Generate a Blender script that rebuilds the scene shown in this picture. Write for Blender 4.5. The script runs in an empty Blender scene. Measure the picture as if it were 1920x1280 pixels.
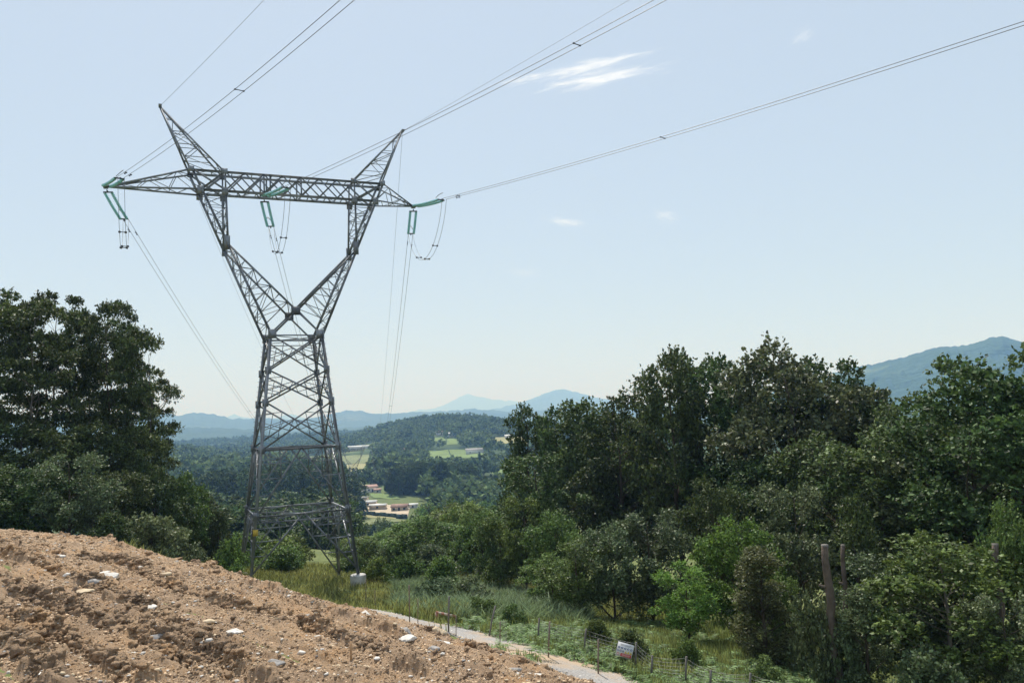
import bpy, math, random
import numpy as np
from mathutils import Matrix, Vector
C = bpy.context.scene
COL = C.collection
RNG = np.random.default_rng(7)
random.seed(7)
R_ = math.radians

# ------------------------------------------------------------------ camera geometry
F, PITCH, ROLL = 1495.7, 0.0904, 0.045          # focal length in photo pixels (1920 wide)
cp, sp, cr, sr = math.cos(PITCH), math.sin(PITCH), math.cos(ROLL), math.sin(ROLL)

def ray(px, py):
    """direction with horizontal length 1 through a point of the view"""
    X, Y = px - 960.0, 640.0 - py
    x, y = (cr * X + sr * Y) / F, (-sr * X + cr * Y) / F
    d = np.array([x, cp - y * sp, sp + y * cp])
    return d / math.hypot(d[0], d[1])

def azt(px, py):
    d = ray(px, py)
    return math.atan2(d[0], d[1]), d[2]

def proj(P):
    x, y, z = P
    d = y * cp + z * sp; u = -y * sp + z * cp
    X, Y = F * x / d, F * u / d
    return 960 + cr * X - sr * Y, 640 - (sr * X + cr * Y)

# ------------------------------------------------------------------ noise
def _h(ix, iy, s):
    n = (ix.astype(np.int64) * 374761393 + iy.astype(np.int64) * 668265263 + s * 1442695041) & 0xffffffff
    n = ((n ^ (n >> 13)) * 1274126177) & 0xffffffff
    return ((n ^ (n >> 16)) & 0xffff) / 65535.0

def vnoise(x, y, s=0):
    x = np.asarray(x, float); y = np.asarray(y, float)
    ix, iy = np.floor(x), np.floor(y); fx, fy = x - ix, y - iy
    ix = ix.astype(np.int64); iy = iy.astype(np.int64)
    ux, uy = fx * fx * (3 - 2 * fx), fy * fy * (3 - 2 * fy)
    a, b, c, d = _h(ix, iy, s), _h(ix + 1, iy, s), _h(ix, iy + 1, s), _h(ix + 1, iy + 1, s)
    return (a + (b - a) * ux) * (1 - uy) + (c + (d - c) * ux) * uy - 0.5

def fbm(x, y, oct=4, s=0, gain=.5):
    t, a, f = 0, 1.0, 1.0
    for i in range(oct):
        t = t + a * vnoise(x * f + 13.7 * i, y * f - 7.1 * i, s + i); a *= gain; f *= 2.03
    return t

# ------------------------------------------------------------------ terrain
AZC = [-60, -33, -27, -19.5, -12.5, -5, 4.5, 14, 22.5, 32, 60]
TAB = [  # range, height under each azimuth column
 (1,  [-3.4, -3.4, -3.6, -3.8, -4.0, -4.1, -4.2, -4.2, -4.2, -4.2, -4.2]),
 (8,  [-3.6, -3.7, -3.9, -4.1, -4.4, -4.6, -4.6, -4.6, -4.6, -4.6, -4.6]),
 (16, [-3.8, -4.35, -4.6, -4.9, -5.15, -5.35, -5.4, -5.5, -5.6, -5.7, -6]),
 (20, [-3.7, -4.25, -4.55, -4.95, -5.45, -6.0, -6.65, -7.1, -7.3, -7.5, -8]),
 (22.6, [-3.7, -4.2, -4.5, -5.0, -5.7, -6.45, -7.6, -7.8, -8.2, -8.4, -9]),
 (25, [-3.6, -4.1, -4.5, -5.05, -5.9, -6.95, -7.7, -8.1, -8.8, -9.1, -10]),
 (28, [-3.6, -4.0, -4.5, -5.2, -6.4, -7.65, -8.0, -8.5, -9.3, -9.7, -11]),
 (32, [-3.5, -3.8, -4.5, -5.55, -7.15, -8.15, -8.6, -9.2, -10, -10.3, -12]),
 (36, [-3.5, -3.65, -4.5, -6.2, -8.0, -8.4, -9.3, -9.8, -10.5, -10.8, -12]),
 (42, [-4, -4.0, -5.0, -7.9, -9.7, -9.8, -10.2, -10.7, -11.2, -11.5, -12]),
 (50, [-5, -5.2, -6.5, -9.6, -11.0, -11.0, -12, -12.5, -13, -13, -13]),
 (60, [-7, -7.5, -8.5, -10.6, -11.8, -12.4, -14, -14.5, -15, -15, -15]),
 (75, [-9, -9.5, -10.5, -12.2, -13.4, -14.4, -16, -17, -17, -17, -17]),
 (100, [-12, -12.5, -13.5, -15, -16.2, -18, -20, -20, -20, -20, -20]),
 (150, [-18, -18, -19, -21, -23, -25, -26, -26, -26, -26, -26]),
 (200, [-24, -24, -26, -29, -31, -33, -34, -34, -34, -34, -34]),
 (300, [-38, -38, -40, -44, -46, -47, -47, -47, -47, -47, -47]),
 (400, [-50, -50, -52, -54, -55, -55, -54, -54, -54, -54, -54]),
 (500, [-56] * 11), (1000, [-57] * 11), (60000, [-58] * 11)]
_AZ = np.arange(-180, 180.01, .75); _LR = np.arange(0, math.log(60000), .02)
def _build():
    colaz = [-180] + AZC + [180]
    back = lambda r: [(r[0] + r[-1]) / 2] + list(r) + [(r[0] + r[-1]) / 2]
    T = np.array([back(r) for _, r in TAB]); lr = np.log([r for r, _ in TAB])
    G = np.array([np.interp(_LR, lr, T[:, j]) for j in range(T.shape[1])])
    G = np.array([np.interp(_AZ, colaz, G[:, i]) for i in range(G.shape[1])])     # [lr, az]
    k = np.exp(-np.linspace(-2, 2, 7) ** 2); k /= k.sum()
    Gp = np.pad(G, 3, mode='edge')
    Gp = np.apply_along_axis(lambda v: np.convolve(v, k, 'valid'), 0, Gp)
    k2 = np.exp(-np.linspace(-2, 2, 7) ** 2); k2 /= k2.sum()
    return np.apply_along_axis(lambda v: np.convolve(v, k2, 'valid'), 1, Gp)
_G = _build()
BUMPS = [(-6.0, 1620, 6.0, 420, 40), (-1, 1500, 6, 350, 13), (-26, 1230, 5.5, 260, 27), (-13, 2600, 9, 500, 14), (-19, 760, 9, 200, 9),
         (8, 1100, 8, 300, 22), (30, 1500, 16, 500, 30)]
def gz(x, y):
    x = np.asarray(x, float); y = np.asarray(y, float)
    R = np.hypot(x, y) + 1e-6; az = np.degrees(np.arctan2(x, y)); lr = np.log(np.maximum(R, 1.0))
    fi = np.clip(lr / .02, 0, len(_LR) - 1.001); fj = np.clip((az + 180) / .75, 0, len(_AZ) - 1.001)
    i, j = fi.astype(int), fj.astype(int); a, b = fi - i, fj - j
    z = (_G[i, j] * (1 - a) * (1 - b) + _G[i + 1, j] * a * (1 - b) + _G[i, j + 1] * (1 - a) * b + _G[i + 1, j + 1] * a * b)
    for (ba, br, sa, srr, h) in BUMPS:
        z = z + h * np.exp(-((az - ba) / sa) ** 2 - ((R - br) / srr) ** 2)
    z = z + np.clip((R - 40) / 60, 0, 1) * fbm(x / 14, y / 14, 3, 3) * .8
    z = z + np.clip((R - 300) / 500, 0, 1) * fbm(x / 160, y / 160, 3, 9) * 5
    return z
def gzf(x, y): return float(gz(np.array([x]), np.array([y]))[0])
_RR = np.exp(np.linspace(math.log(6), math.log(6000), 3000))
def hit(px, py, rmin=6, rmax=6000):
    """where the sight line first meets the ground"""
    d = ray(px, py)
    z = gz(d[0] * _RR, d[1] * _RR); ok = np.nonzero((z >= d[2] * _RR) & (_RR > rmin) & (_RR < rmax))[0]
    R = _RR[ok[0]] if len(ok) else rmax
    return np.array([d[0] * R, d[1] * R, gzf(d[0] * R, d[1] * R)])

# ------------------------------------------------------------------ mesh helpers
def mesh(name, V, Fc, mats=(), midx=None, smooth=False):
    V = np.asarray(V, np.float32); Fc = np.asarray(Fc, np.int32)
    me = bpy.data.meshes.new(name)
    n, k = Fc.shape
    me.vertices.add(len(V)); me.vertices.foreach_set('co', V.ravel())
    me.loops.add(n * k); me.loops.foreach_set('vertex_index', Fc.ravel())
    me.polygons.add(n); me.polygons.foreach_set('loop_start', np.arange(n, dtype=np.int32) * k)
    me.polygons.foreach_set('loop_total', np.full(n, k, np.int32))
    if midx is not None: me.polygons.foreach_set('material_index', np.asarray(midx, np.int32))
    if smooth: me.polygons.foreach_set('use_smooth', np.ones(n, bool))
    for m in mats: me.materials.append(m)
    me.update(calc_edges=True)
    return me

def link(name, me, parent=None, label=None, cat=None, group=None, kind=None, loc=None):
    o = bpy.data.objects.new(name, me); COL.objects.link(o)
    if parent is not None: o.parent = parent
    if loc is not None: o.location = loc
    if label: o['label'] = label
    if cat: o['category'] = cat
    if group: o['group'] = group
    if kind: o['kind'] = kind
    return o

def empty(name, loc, label, cat, group=None, rz=0):
    o = link(name, None, None, label, cat, group, None, loc); o.rotation_euler = (0, 0, rz)
    o.empty_display_size = .2
    return o

class MB:
    """collects quads"""
    def __init__(s): s.v = []; s.f = []; s.m = []; s.n = 0
    def add(s, V, Fq, m=0):
        V = np.asarray(V, float); s.v.append(V)
        for q in Fq:
            s.f.append([i + s.n for i in q]); s.m.append(m)
        s.n += len(V)
    def box(s, c, size, m=0, rot=None, taper=1.0):
        x, y, z = np.array(size) / 2.0
        V = np.array([[-x, -y, -z], [x, -y, -z], [x, y, -z], [-x, y, -z], [-x * taper, -y * taper, z], [x * taper, -y * taper, z], [x * taper, y * taper, z], [-x * taper, y * taper, z]])
        if rot is not None: V = V @ np.array(rot).T
        s.add(V + np.array(c), [(0, 3, 2, 1), (4, 5, 6, 7), (0, 1, 5, 4), (1, 2, 6, 5), (2, 3, 7, 6), (3, 0, 4, 7)], m)
    def frame(s, P, Q, hint):
        d = Q - P; L = np.linalg.norm(d); d = d / max(L, 1e-9)
        n1 = np.array(hint, float) - d * np.dot(hint, d)
        if np.linalg.norm(n1) < 1e-3:
            n1 = np.cross(d, [1, 0, 0.01]) if abs(d[0]) < .9 else np.cross(d, [0, 1, 0.01])
        n1 /= np.linalg.norm(n1); return d, n1, np.cross(d, n1), L
    def bar(s, P, Q, w, t=None, hint=(0, 0, 1), m=0):
        P, Q = np.array(P, float), np.array(Q, float); t = w if t is None else t
        d, a, b, L = s.frame(P, Q, hint); a = a * w / 2; b = b * t / 2
        V = [P - a - b, P + a - b, P + a + b, P - a + b, Q - a - b, Q + a - b, Q + a + b, Q - a + b]
        s.add(V, [(0, 3, 2, 1), (4, 5, 6, 7), (0, 1, 5, 4), (1, 2, 6, 5), (2, 3, 7, 6), (3, 0, 4, 7)], m)
    def angle(s, P, Q, w, hint=(0, 0, 1), m=0):
        """steel angle section"""
        P, Q = np.array(P, float), np.array(Q, float); t = max(w * .13, .008)
        d, a, b, L = s.frame(P, Q, hint)
        s.bar(P, Q, w, t, a, m)
        o = -a * (w / 2 - t / 2) + b * (w / 2 + t / 2); s.bar(P + o, Q + o, w, t, b, m)
    def tube(s, pts, rad, n=6, m=0, cap=True):
        pts = np.array(pts, float); k = len(pts); rad = np.broadcast_to(rad, (k,))
        T = np.gradient(pts, axis=0); T /= np.linalg.norm(T, axis=1)[:, None] + 1e-9
        ref = np.array([0, 0, 1.0]) if abs(T[0][2]) < .9 else np.array([1.0, 0, 0])
        V = []
        for i in range(k):
            a = ref - T[i] * np.dot(ref, T[i]); a /= np.linalg.norm(a) + 1e-9; b = np.cross(T[i], a); ref = a
            th = np.arange(n) * 2 * math.pi / n
            V.append(pts[i] + rad[i] * (np.cos(th)[:, None] * a + np.sin(th)[:, None] * b))
        V = np.concatenate(V); fq = []
        for i in range(k - 1):
            for j in range(n):
                fq.append((i * n + j, i * n + (j + 1) % n, (i + 1) * n + (j + 1) % n, (i + 1) * n + j))
        if cap and n == 4: fq += [(3, 2, 1, 0), tuple((k - 1) * n + j for j in range(4))]
        if cap and n == 6:
            e = (k - 1) * n; fq += [(3, 2, 1, 0), (5, 4, 3, 0), (e, e + 1, e + 2, e + 3), (e, e + 3, e + 4, e + 5)]
        if cap and n == 8:
            e = (k - 1) * n
            for q in ((0, 1, 2, 3), (0, 3, 4, 7), (4, 5, 6, 7)): fq += [tuple(reversed(q)), tuple(e + j for j in q)]
        s.add(V, fq, m)
    def lathe(s, c, prof, n=16, m=0, axis=(0, 0, 1)):
        c = np.array(c, float); _, a, b, _ = s.frame(np.zeros(3), np.array(axis, float), (1, 0, .01)); ax = np.array(axis, float)
        th = np.arange(n) * 2 * math.pi / n; V = []
        for r, h in prof: V.append(c + ax * h + max(r, 1e-4) * (np.cos(th)[:, None] * a + np.sin(th)[:, None] * b))
        fq = [(i * n + j, i * n + (j + 1) % n, (i + 1) * n + (j + 1) % n, (i + 1) * n + j) for i in range(len(prof) - 1) for j in range(n)]
        s.add(np.concatenate(V), fq, m)
    def me(s, name, mats, smooth=False):
        return mesh(name, np.concatenate(s.v), np.array(s.f), mats, s.m, smooth)

# ------------------------------------------------------------------ materials
def mat(name):
    m = bpy.data.materials.new(name); m.use_nodes = True
    nt = m.node_tree; b = nt.nodes['Principled BSDF']
    return m, nt, b
def nd(nt, t, **kw):
    n = nt.nodes.new(t)
    for k, v in kw.items():
        if k in n.inputs: n.inputs[k].default_value = v
        else: setattr(n, k, v)
    return n
def noise_ramp(nt, scale, stops, detail=6, rough=.6, coord='Object', vec=None, dist=0):
    tc = nd(nt, 'ShaderNodeTexCoord'); no = nd(nt, 'ShaderNodeTexNoise'); no.inputs['Scale'].default_value = scale
    no.inputs['Detail'].default_value = detail; no.inputs['Roughness'].default_value = rough; no.inputs['Distortion'].default_value = dist
    nt.links.new(vec if vec is not None else tc.outputs[coord], no.inputs['Vector'])
    r = nd(nt, 'ShaderNodeValToRGB'); nt.links.new(no.outputs['Fac'], r.inputs['Fac'])
    el = r.color_ramp.elements
    while len(el) < len(stops): el.new(.5)
    for e, (p, c) in zip(el, stops): e.position = p; e.color = (*c, 1)
    return r.outputs['Color'], no.outputs['Fac']
def simple(name, col, rough=.7, metal=0, var=.25, scale=3, spec=.4, bump=0, bscale=20):
    m, nt, b = mat(name)
    c1 = tuple(min(1, c * (1 + var)) for c in col); c0 = tuple(c * (1 - var) for c in col)
    o, _ = noise_ramp(nt, scale, [(.3, c0), (.7, c1)])
    nt.links.new(o, b.inputs['Base Color']); b.inputs['Roughness'].default_value = rough; b.inputs['Metallic'].default_value = metal
    b.inputs['Specular IOR Level'].default_value = spec
    if bump:
        n = nd(nt, 'ShaderNodeTexNoise'); n.inputs['Scale'].default_value = bscale; n.inputs['Detail'].default_value = 8
        tc = nd(nt, 'ShaderNodeTexCoord'); nt.links.new(tc.outputs['Object'], n.inputs['Vector'])
        bp = nd(nt, 'ShaderNodeBump'); bp.inputs['Strength'].default_value = bump; bp.inputs['Distance'].default_value = .05
        nt.links.new(n.outputs['Fac'], bp.inputs['Height']); nt.links.new(bp.outputs[0], b.inputs['Normal'])
    return m
def leafmat(name, dark, light, trans=.3, rough=.5, spec=.35, scale=1.3):
    m, nt, b = mat(name)
    o, _ = noise_ramp(nt, scale, [(.32, dark), (.5, tuple((a + c) / 2 for a, c in zip(dark, light))), (.7, light)], detail=8, rough=.8)
    oi = nd(nt, 'ShaderNodeObjectInfo'); hs = nd(nt, 'ShaderNodeHueSaturation')
    mr = nd(nt, 'ShaderNodeMapRange'); mr.inputs['To Min'].default_value = .72; mr.inputs['To Max'].default_value = 1.3
    nt.links.new(oi.outputs['Random'], mr.inputs['Value']); nt.links.new(mr.outputs[0], hs.inputs['Value'])
    m2 = nd(nt, 'ShaderNodeMath', operation='FRACT'); m3 = nd(nt, 'ShaderNodeMath', operation='MULTIPLY'); m3.inputs[1].default_value = 7.31
    nt.links.new(oi.outputs['Random'], m3.inputs[0]); nt.links.new(m3.outputs[0], m2.inputs[0])
    mh = nd(nt, 'ShaderNodeMapRange'); mh.inputs['To Min'].default_value = .475; mh.inputs['To Max'].default_value = .515
    nt.links.new(m2.outputs[0], mh.inputs['Value']); nt.links.new(mh.outputs[0], hs.inputs['Hue'])
    geo = nd(nt, 'ShaderNodeNewGeometry'); mi = nd(nt, 'ShaderNodeMapRange'); mi.inputs['To Min'].default_value = .35; mi.inputs['To Max'].default_value = 1.75
    nt.links.new(geo.outputs['Random Per Island'], mi.inputs['Value']); ml = nd(nt, 'ShaderNodeVectorMath', operation='SCALE')
    nt.links.new(o, ml.inputs[0]); nt.links.new(mi.outputs[0], ml.inputs['Scale']); nt.links.new(ml.outputs[0], hs.inputs['Color'])
    nt.links.new(hs.outputs[0], b.inputs['Base Color']); b.inputs['Roughness'].default_value = rough; b.inputs['Specular IOR Level'].default_value = spec * .55
    tr = nd(nt, 'ShaderNodeBsdfTranslucent'); mx = nd(nt, 'ShaderNodeMixShader'); mx.inputs[0].default_value = trans
    hs2 = nd(nt, 'ShaderNodeHueSaturation'); hs2.inputs['Value'].default_value = 1.3; hs2.inputs['Hue'].default_value = .485; hs2.inputs['Saturation'].default_value = 1.1
    nt.links.new(hs.outputs[0], hs2.inputs['Color']); nt.links.new(hs2.outputs[0], tr.inputs['Color'])
    nt.links.new(b.outputs[0], mx.inputs[1]); nt.links.new(tr.outputs[0], mx.inputs[2])
    nt.links.new(mx.outputs[0], nt.nodes['Material Output'].inputs['Surface'])
    return m

M = {}
M['oak'] = leafmat('oak_leaf', (.032, .062, .023), (.094, .14, .044), .2, .6, .5)
M['oakgrey'] = leafmat('grey_green_leaf', (.075, .108, .048), (.165, .205, .10), .2, .5, .5)
M['bright'] = leafmat('bright_leaf', (.085, .16, .035), (.16, .26, .065), .35)
M['mid'] = leafmat('mid_green_leaf', (.062, .112, .033), (.14, .20, .06), .26)
M['scrub'] = leafmat('scrub_leaf', (.075, .13, .038), (.165, .225, .072), .3)
M['olive'] = leafmat('olive_leaf', (.068, .082, .034), (.145, .15, .065), .26)
M['euc'] = leafmat('gum_leaf', (.030, .055, .022), (.105, .135, .045), .18, .55, .4)
M['pine'] = leafmat('pine_needle', (.036, .064, .028), (.09, .13, .05), .15, .7, .2)
M['farleaf'] = leafmat('woodland_leaf', (.03, .055, .025), (.12, .155, .06), .2, .8, .1, .014)
M['grassb'] = leafmat('grass_blade', (.105, .145, .045), (.22, .235, .095), .35, .6, .3, .35)
M['silver'] = leafmat('silvery_grass', (.15, .205, .10), (.28, .35, .19), .3, .5, .4, .5)
M['fern'] = leafmat('fern_frond', (.07, .13, .045), (.14, .21, .08), .35, .5, .3)
M['bark'] = simple('bark', (.085, .068, .052), .9, 0, .4, 4, .2, .6, 12)
M['palebark'] = simple('pale_bark', (.2, .175, .145), .85, 0, .35, 3, .2, .5, 12)
M['cutwood'] = simple('weathered_trunk', (.12, .092, .075), .85, 0, .4, 3, .2, .5, 14)
M['concrete'] = simple('concrete', (.44, .43, .40), .85, 0, .3, 2.5, .3, .2, 30)
M['wood'] = simple('stake_wood', (.42, .26, .14), .8, 0, .25, 8)
M['greywood'] = simple('grey_post', (.17, .155, .14), .85, 0, .3, 6, .2, .4, 20)
M['rust'] = simple('rusty_steel', (.2, .15, .12), .7, .2, .3, 6)
M['wire'] = simple('galvanised_wire', (.2, .2, .2), .5, .5, .2, 6)
M['alu'] = simple('conductor_aluminium', (.16, .17, .19), .5, .5, .1, 3)
M['darkfit'] = simple('fitting_steel', (.07, .075, .085), .5, .4, .2, 3)
M['white'] = simple('white_wall', (.62, .6, .56), .8, 0, .12, .4)
M['tile'] = simple('roof_tile', (.40, .25, .2), .85, 0, .25, .8)
M['browntile'] = simple('brown_tile', (.27, .17, .13), .85, 0, .3, .8)
M['metalroof'] = simple('pale_roof_sheet', (.62, .62, .6), .6, 0, .12, .3)
M['ochre'] = simple('ochre_yard', (.42, .34, .24), .9, 0, .25, .15)
M['darkwin'] = simple('window_glass', (.03, .035, .04), .2, 0, .1, 1)
M['greenfence'] = simple('dark_green_screen', (.03, .055, .045), .9, 0, .3, .3)
M['paleRock'] = simple('pale_limestone', (.60, .57, .52), .85, 0, .25, 5, .3, .5, 15)
M['crumb'] = simple('dry_crumb', (.60, .44, .29), .95, 0, .3, 2, .1)
M['greyRock'] = simple('grey_rock', (.31, .295, .28), .85, 0, .3, 5, .3, .5, 15)
M['tanRock'] = simple('tan_rock', (.55, .44, .30), .85, 0, .25, 5, .3, .5, 15)

def steel():
    m, nt, b = mat('galvanised_steel')
    o, f = noise_ramp(nt, .9, [(.28, (.135, .115, .105)), (.42, (.18, .19, .205)), (.7, (.30, .32, .345))], detail=8, rough=.7)
    nt.links.new(o, b.inputs['Base Color']); b.inputs['Metallic'].default_value = .35; b.inputs['Roughness'].default_value = .42
    return m
M['steel'] = steel()
def glass():
    m, nt, b = mat('insulator_glass')
    b.inputs['Base Color'].default_value = (.36, .68, .68, 1); b.inputs['Roughness'].default_value = .12
    b.inputs['Transmission Weight'].default_value = .35; b.inputs['IOR'].default_value = 1.3
    return m
M['glass'] = glass()

def groundmat():
    m, nt, b = mat('valley_ground')
    geo = nd(nt, 'ShaderNodeNewGeometry')
    near, _ = noise_ramp(nt, .35, [(.3, (.07, .09, .035)), (.5, (.13, .155, .055)), (.72, (.18, .17, .08))], detail=10, rough=.7, vec=geo.outputs['Position'])
    far, _ = noise_ramp(nt, .0032, [(.46, (.035, .06, .028)), (.54, (.055, .085, .036)), (.6, (.09, .13, .055)), (.68, (.15, .17, .08))], detail=5, rough=.55, vec=geo.outputs['Position'], dist=.6)
    ln = nd(nt, 'ShaderNodeVectorMath', operation='LENGTH'); nt.links.new(geo.outputs['Position'], ln.inputs[0])
    mr = nd(nt, 'ShaderNodeMapRange'); mr.inputs['From Min'].default_value = 300; mr.inputs['From Max'].default_value = 900
    nt.links.new(ln.outputs['Value'], mr.inputs['Value'])
    mx = nd(nt, 'ShaderNodeMix', data_type='RGBA'); nt.links.new(mr.outputs[0], mx.inputs[0])
    nt.links.new(near, mx.inputs[6]); nt.links.new(far, mx.inputs[7]); nt.links.new(mx.outputs[2], b.inputs['Base Color'])
    b.inputs['Roughness'].default_value = .95; b.inputs['Specular IOR Level'].default_value = .1
    return m
def soilmat():
    m, nt, b = mat('bare_clay_soil')
    geo = nd(nt, 'ShaderNodeNewGeometry'); P = geo.outputs['Position']
    c, f = noise_ramp(nt, .8, [(.26, (.40, .265, .165)), (.42, (.60, .42, .275)), (.55, (.73, .51, .325)), (.62, (.71, .44, .235)), (.74, (.76, .60, .44))], detail=12, rough=.75, vec=P)
    c2, f2 = noise_ramp(nt, 14, [(.54, (0, 0, 0)), (.63, (1, 1, 1))], detail=6, rough=.75, vec=P)
    mx = nd(nt, 'ShaderNodeMix', data_type='RGBA'); mx.inputs[7].default_value = (.50, .42, .33, 1)
    mu = nd(nt, 'ShaderNodeMath', operation='MULTIPLY'); mu.inputs[1].default_value = .65
    nt.links.new(c2, mu.inputs[0]); nt.links.new(mu.outputs[0], mx.inputs[0]); nt.links.new(c, mx.inputs[6])
    c3, f3 = noise_ramp(nt, .33, [(.36, (.80, .80, .82)), (.5, (1, 1, 1)), (.66, (1.0, .93, .84))], detail=7, rough=.7, vec=P)
    ml = nd(nt, 'ShaderNodeMix', data_type='RGBA', blend_type='MULTIPLY'); ml.inputs[0].default_value = 1
    nt.links.new(mx.outputs[2], ml.inputs[6]); nt.links.new(c3, ml.inputs[7]); nt.links.new(ml.outputs[2], b.inputs['Base Color'])
    b.inputs['Roughness'].default_value = .95; b.inputs['Specular IOR Level'].default_value = .15
    n = nd(nt, 'ShaderNodeTexNoise'); n.inputs['Scale'].default_value = 11; n.inputs['Detail'].default_value = 12; n.inputs['Roughness'].default_value = .85
    nt.links.new(P, n.inputs['Vector'])
    bp = nd(nt, 'ShaderNodeBump'); bp.inputs['Strength'].default_value = 1; bp.inputs['Distance'].default_value = .22
    nt.links.new(n.outputs['Fac'], bp.inputs['Height']); nt.links.new(bp.outputs[0], b.inputs['Normal'])
    return m
def gravelmat():
    m, nt, b = mat('gravel')
    geo = nd(nt, 'ShaderNodeNewGeometry'); P = geo.outputs['Position']
    c, f = noise_ramp(nt, 22, [(.35, (.17, .16, .15)), (.5, (.31, .295, .28)), (.65, (.50, .48, .45))], detail=8, rough=.8, vec=P)
    c2, f2 = noise_ramp(nt, .5, [(.44, (0, 0, 0)), (.6, (1, 1, 1))], detail=6, rough=.6, vec=P)
    mx = nd(nt, 'ShaderNodeMix', data_type='RGBA'); mx.inputs[7].default_value = (.42, .32, .225, 1)
    nt.links.new(c2, mx.inputs[0]); nt.links.new(c, mx.inputs[6]); nt.links.new(mx.outputs[2], b.inputs['Base Color'])
    b.inputs['Roughness'].default_value = .95; b.inputs['Specular IOR Level'].default_value = .1
    n = nd(nt, 'ShaderNodeTexNoise'); n.inputs['Scale'].default_value = 18; n.inputs['Detail'].default_value = 6
    nt.links.new(P, n.inputs['Vector'])
    bp = nd(nt, 'ShaderNodeBump'); bp.inputs['Strength'].default_value = .8; bp.inputs['Distance'].default_value = .06
    nt.links.new(n.outputs['Fac'], bp.inputs['Height']); nt.links.new(bp.outputs[0], b.inputs['Normal'])
    return m
def hillmat(name, sc, a, bcol, field):
    m, nt, b = mat(name); geo = nd(nt, 'ShaderNodeNewGeometry')
    c, f = noise_ramp(nt, sc, [(.36, a), (.5, bcol), (.58, bcol), (.66, field)], detail=9, rough=.62, vec=geo.outputs['Position'], dist=.4)
    nt.links.new(c, b.inputs['Base Color']); b.inputs['Roughness'].default_value = .95; b.inputs['Specular IOR Level'].default_value = .05
    n = nd(nt, 'ShaderNodeTexNoise'); n.inputs['Scale'].default_value = sc * 12; n.inputs['Detail'].default_value = 6
    nt.links.new(geo.outputs['Position'], n.inputs['Vector'])
    bp = nd(nt, 'ShaderNodeBump'); bp.inputs['Strength'].default_value = .8; bp.inputs['Distance'].default_value = .12 / sc
    nt.links.new(n.outputs['Fac'], bp.inputs['Height']); nt.links.new(bp.outputs[0], b.inputs['Normal'])
    return m
M['ground'] = groundmat(); M['soil'] = soilmat(); M['gravel'] = gravelmat()

# ------------------------------------------------------------------ camera, light, sky, air
cam = bpy.data.cameras.new('camera'); co = bpy.data.objects.new('camera', cam); COL.objects.link(co)
co.matrix_world = Matrix.Rotation(math.pi / 2 + PITCH, 4, 'X') @ Matrix.Rotation(-ROLL, 4, 'Z')
cam.sensor_width = 36; cam.lens = 36 * F / 1920; cam.clip_end = 90000; cam.clip_start = .1
C.camera = co
SAZ, SEL = R_(-16), R_(59)
sun = bpy.data.lights.new('sun', 'SUN'); sun.energy = 5.0; sun.angle = R_(.6); sun.color = (1, .975, .94)
so = bpy.data.objects.new('sun', sun); COL.objects.link(so)
sd = Vector((math.sin(SAZ) * math.cos(SEL), math.cos(SAZ) * math.cos(SEL), math.sin(SEL)))
so.rotation_euler = sd.to_track_quat('Z', 'Y').to_euler()
W = bpy.data.worlds.new('World'); C.world = W; W.use_nodes = True
nt = W.node_tree; bg = nt.nodes['Background']
sky = nd(nt, 'ShaderNodeTexSky', sky_type='NISHITA'); sky.sun_disc = False; sky.sun_elevation = SEL; sky.sun_rotation = SAZ
sky.air_density = 1.0; sky.dust_density = .7; sky.ozone_density = 1.6; sky.altitude = 100
SKY_S = .118
bg.inputs['Strength'].default_value = SKY_S
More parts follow.
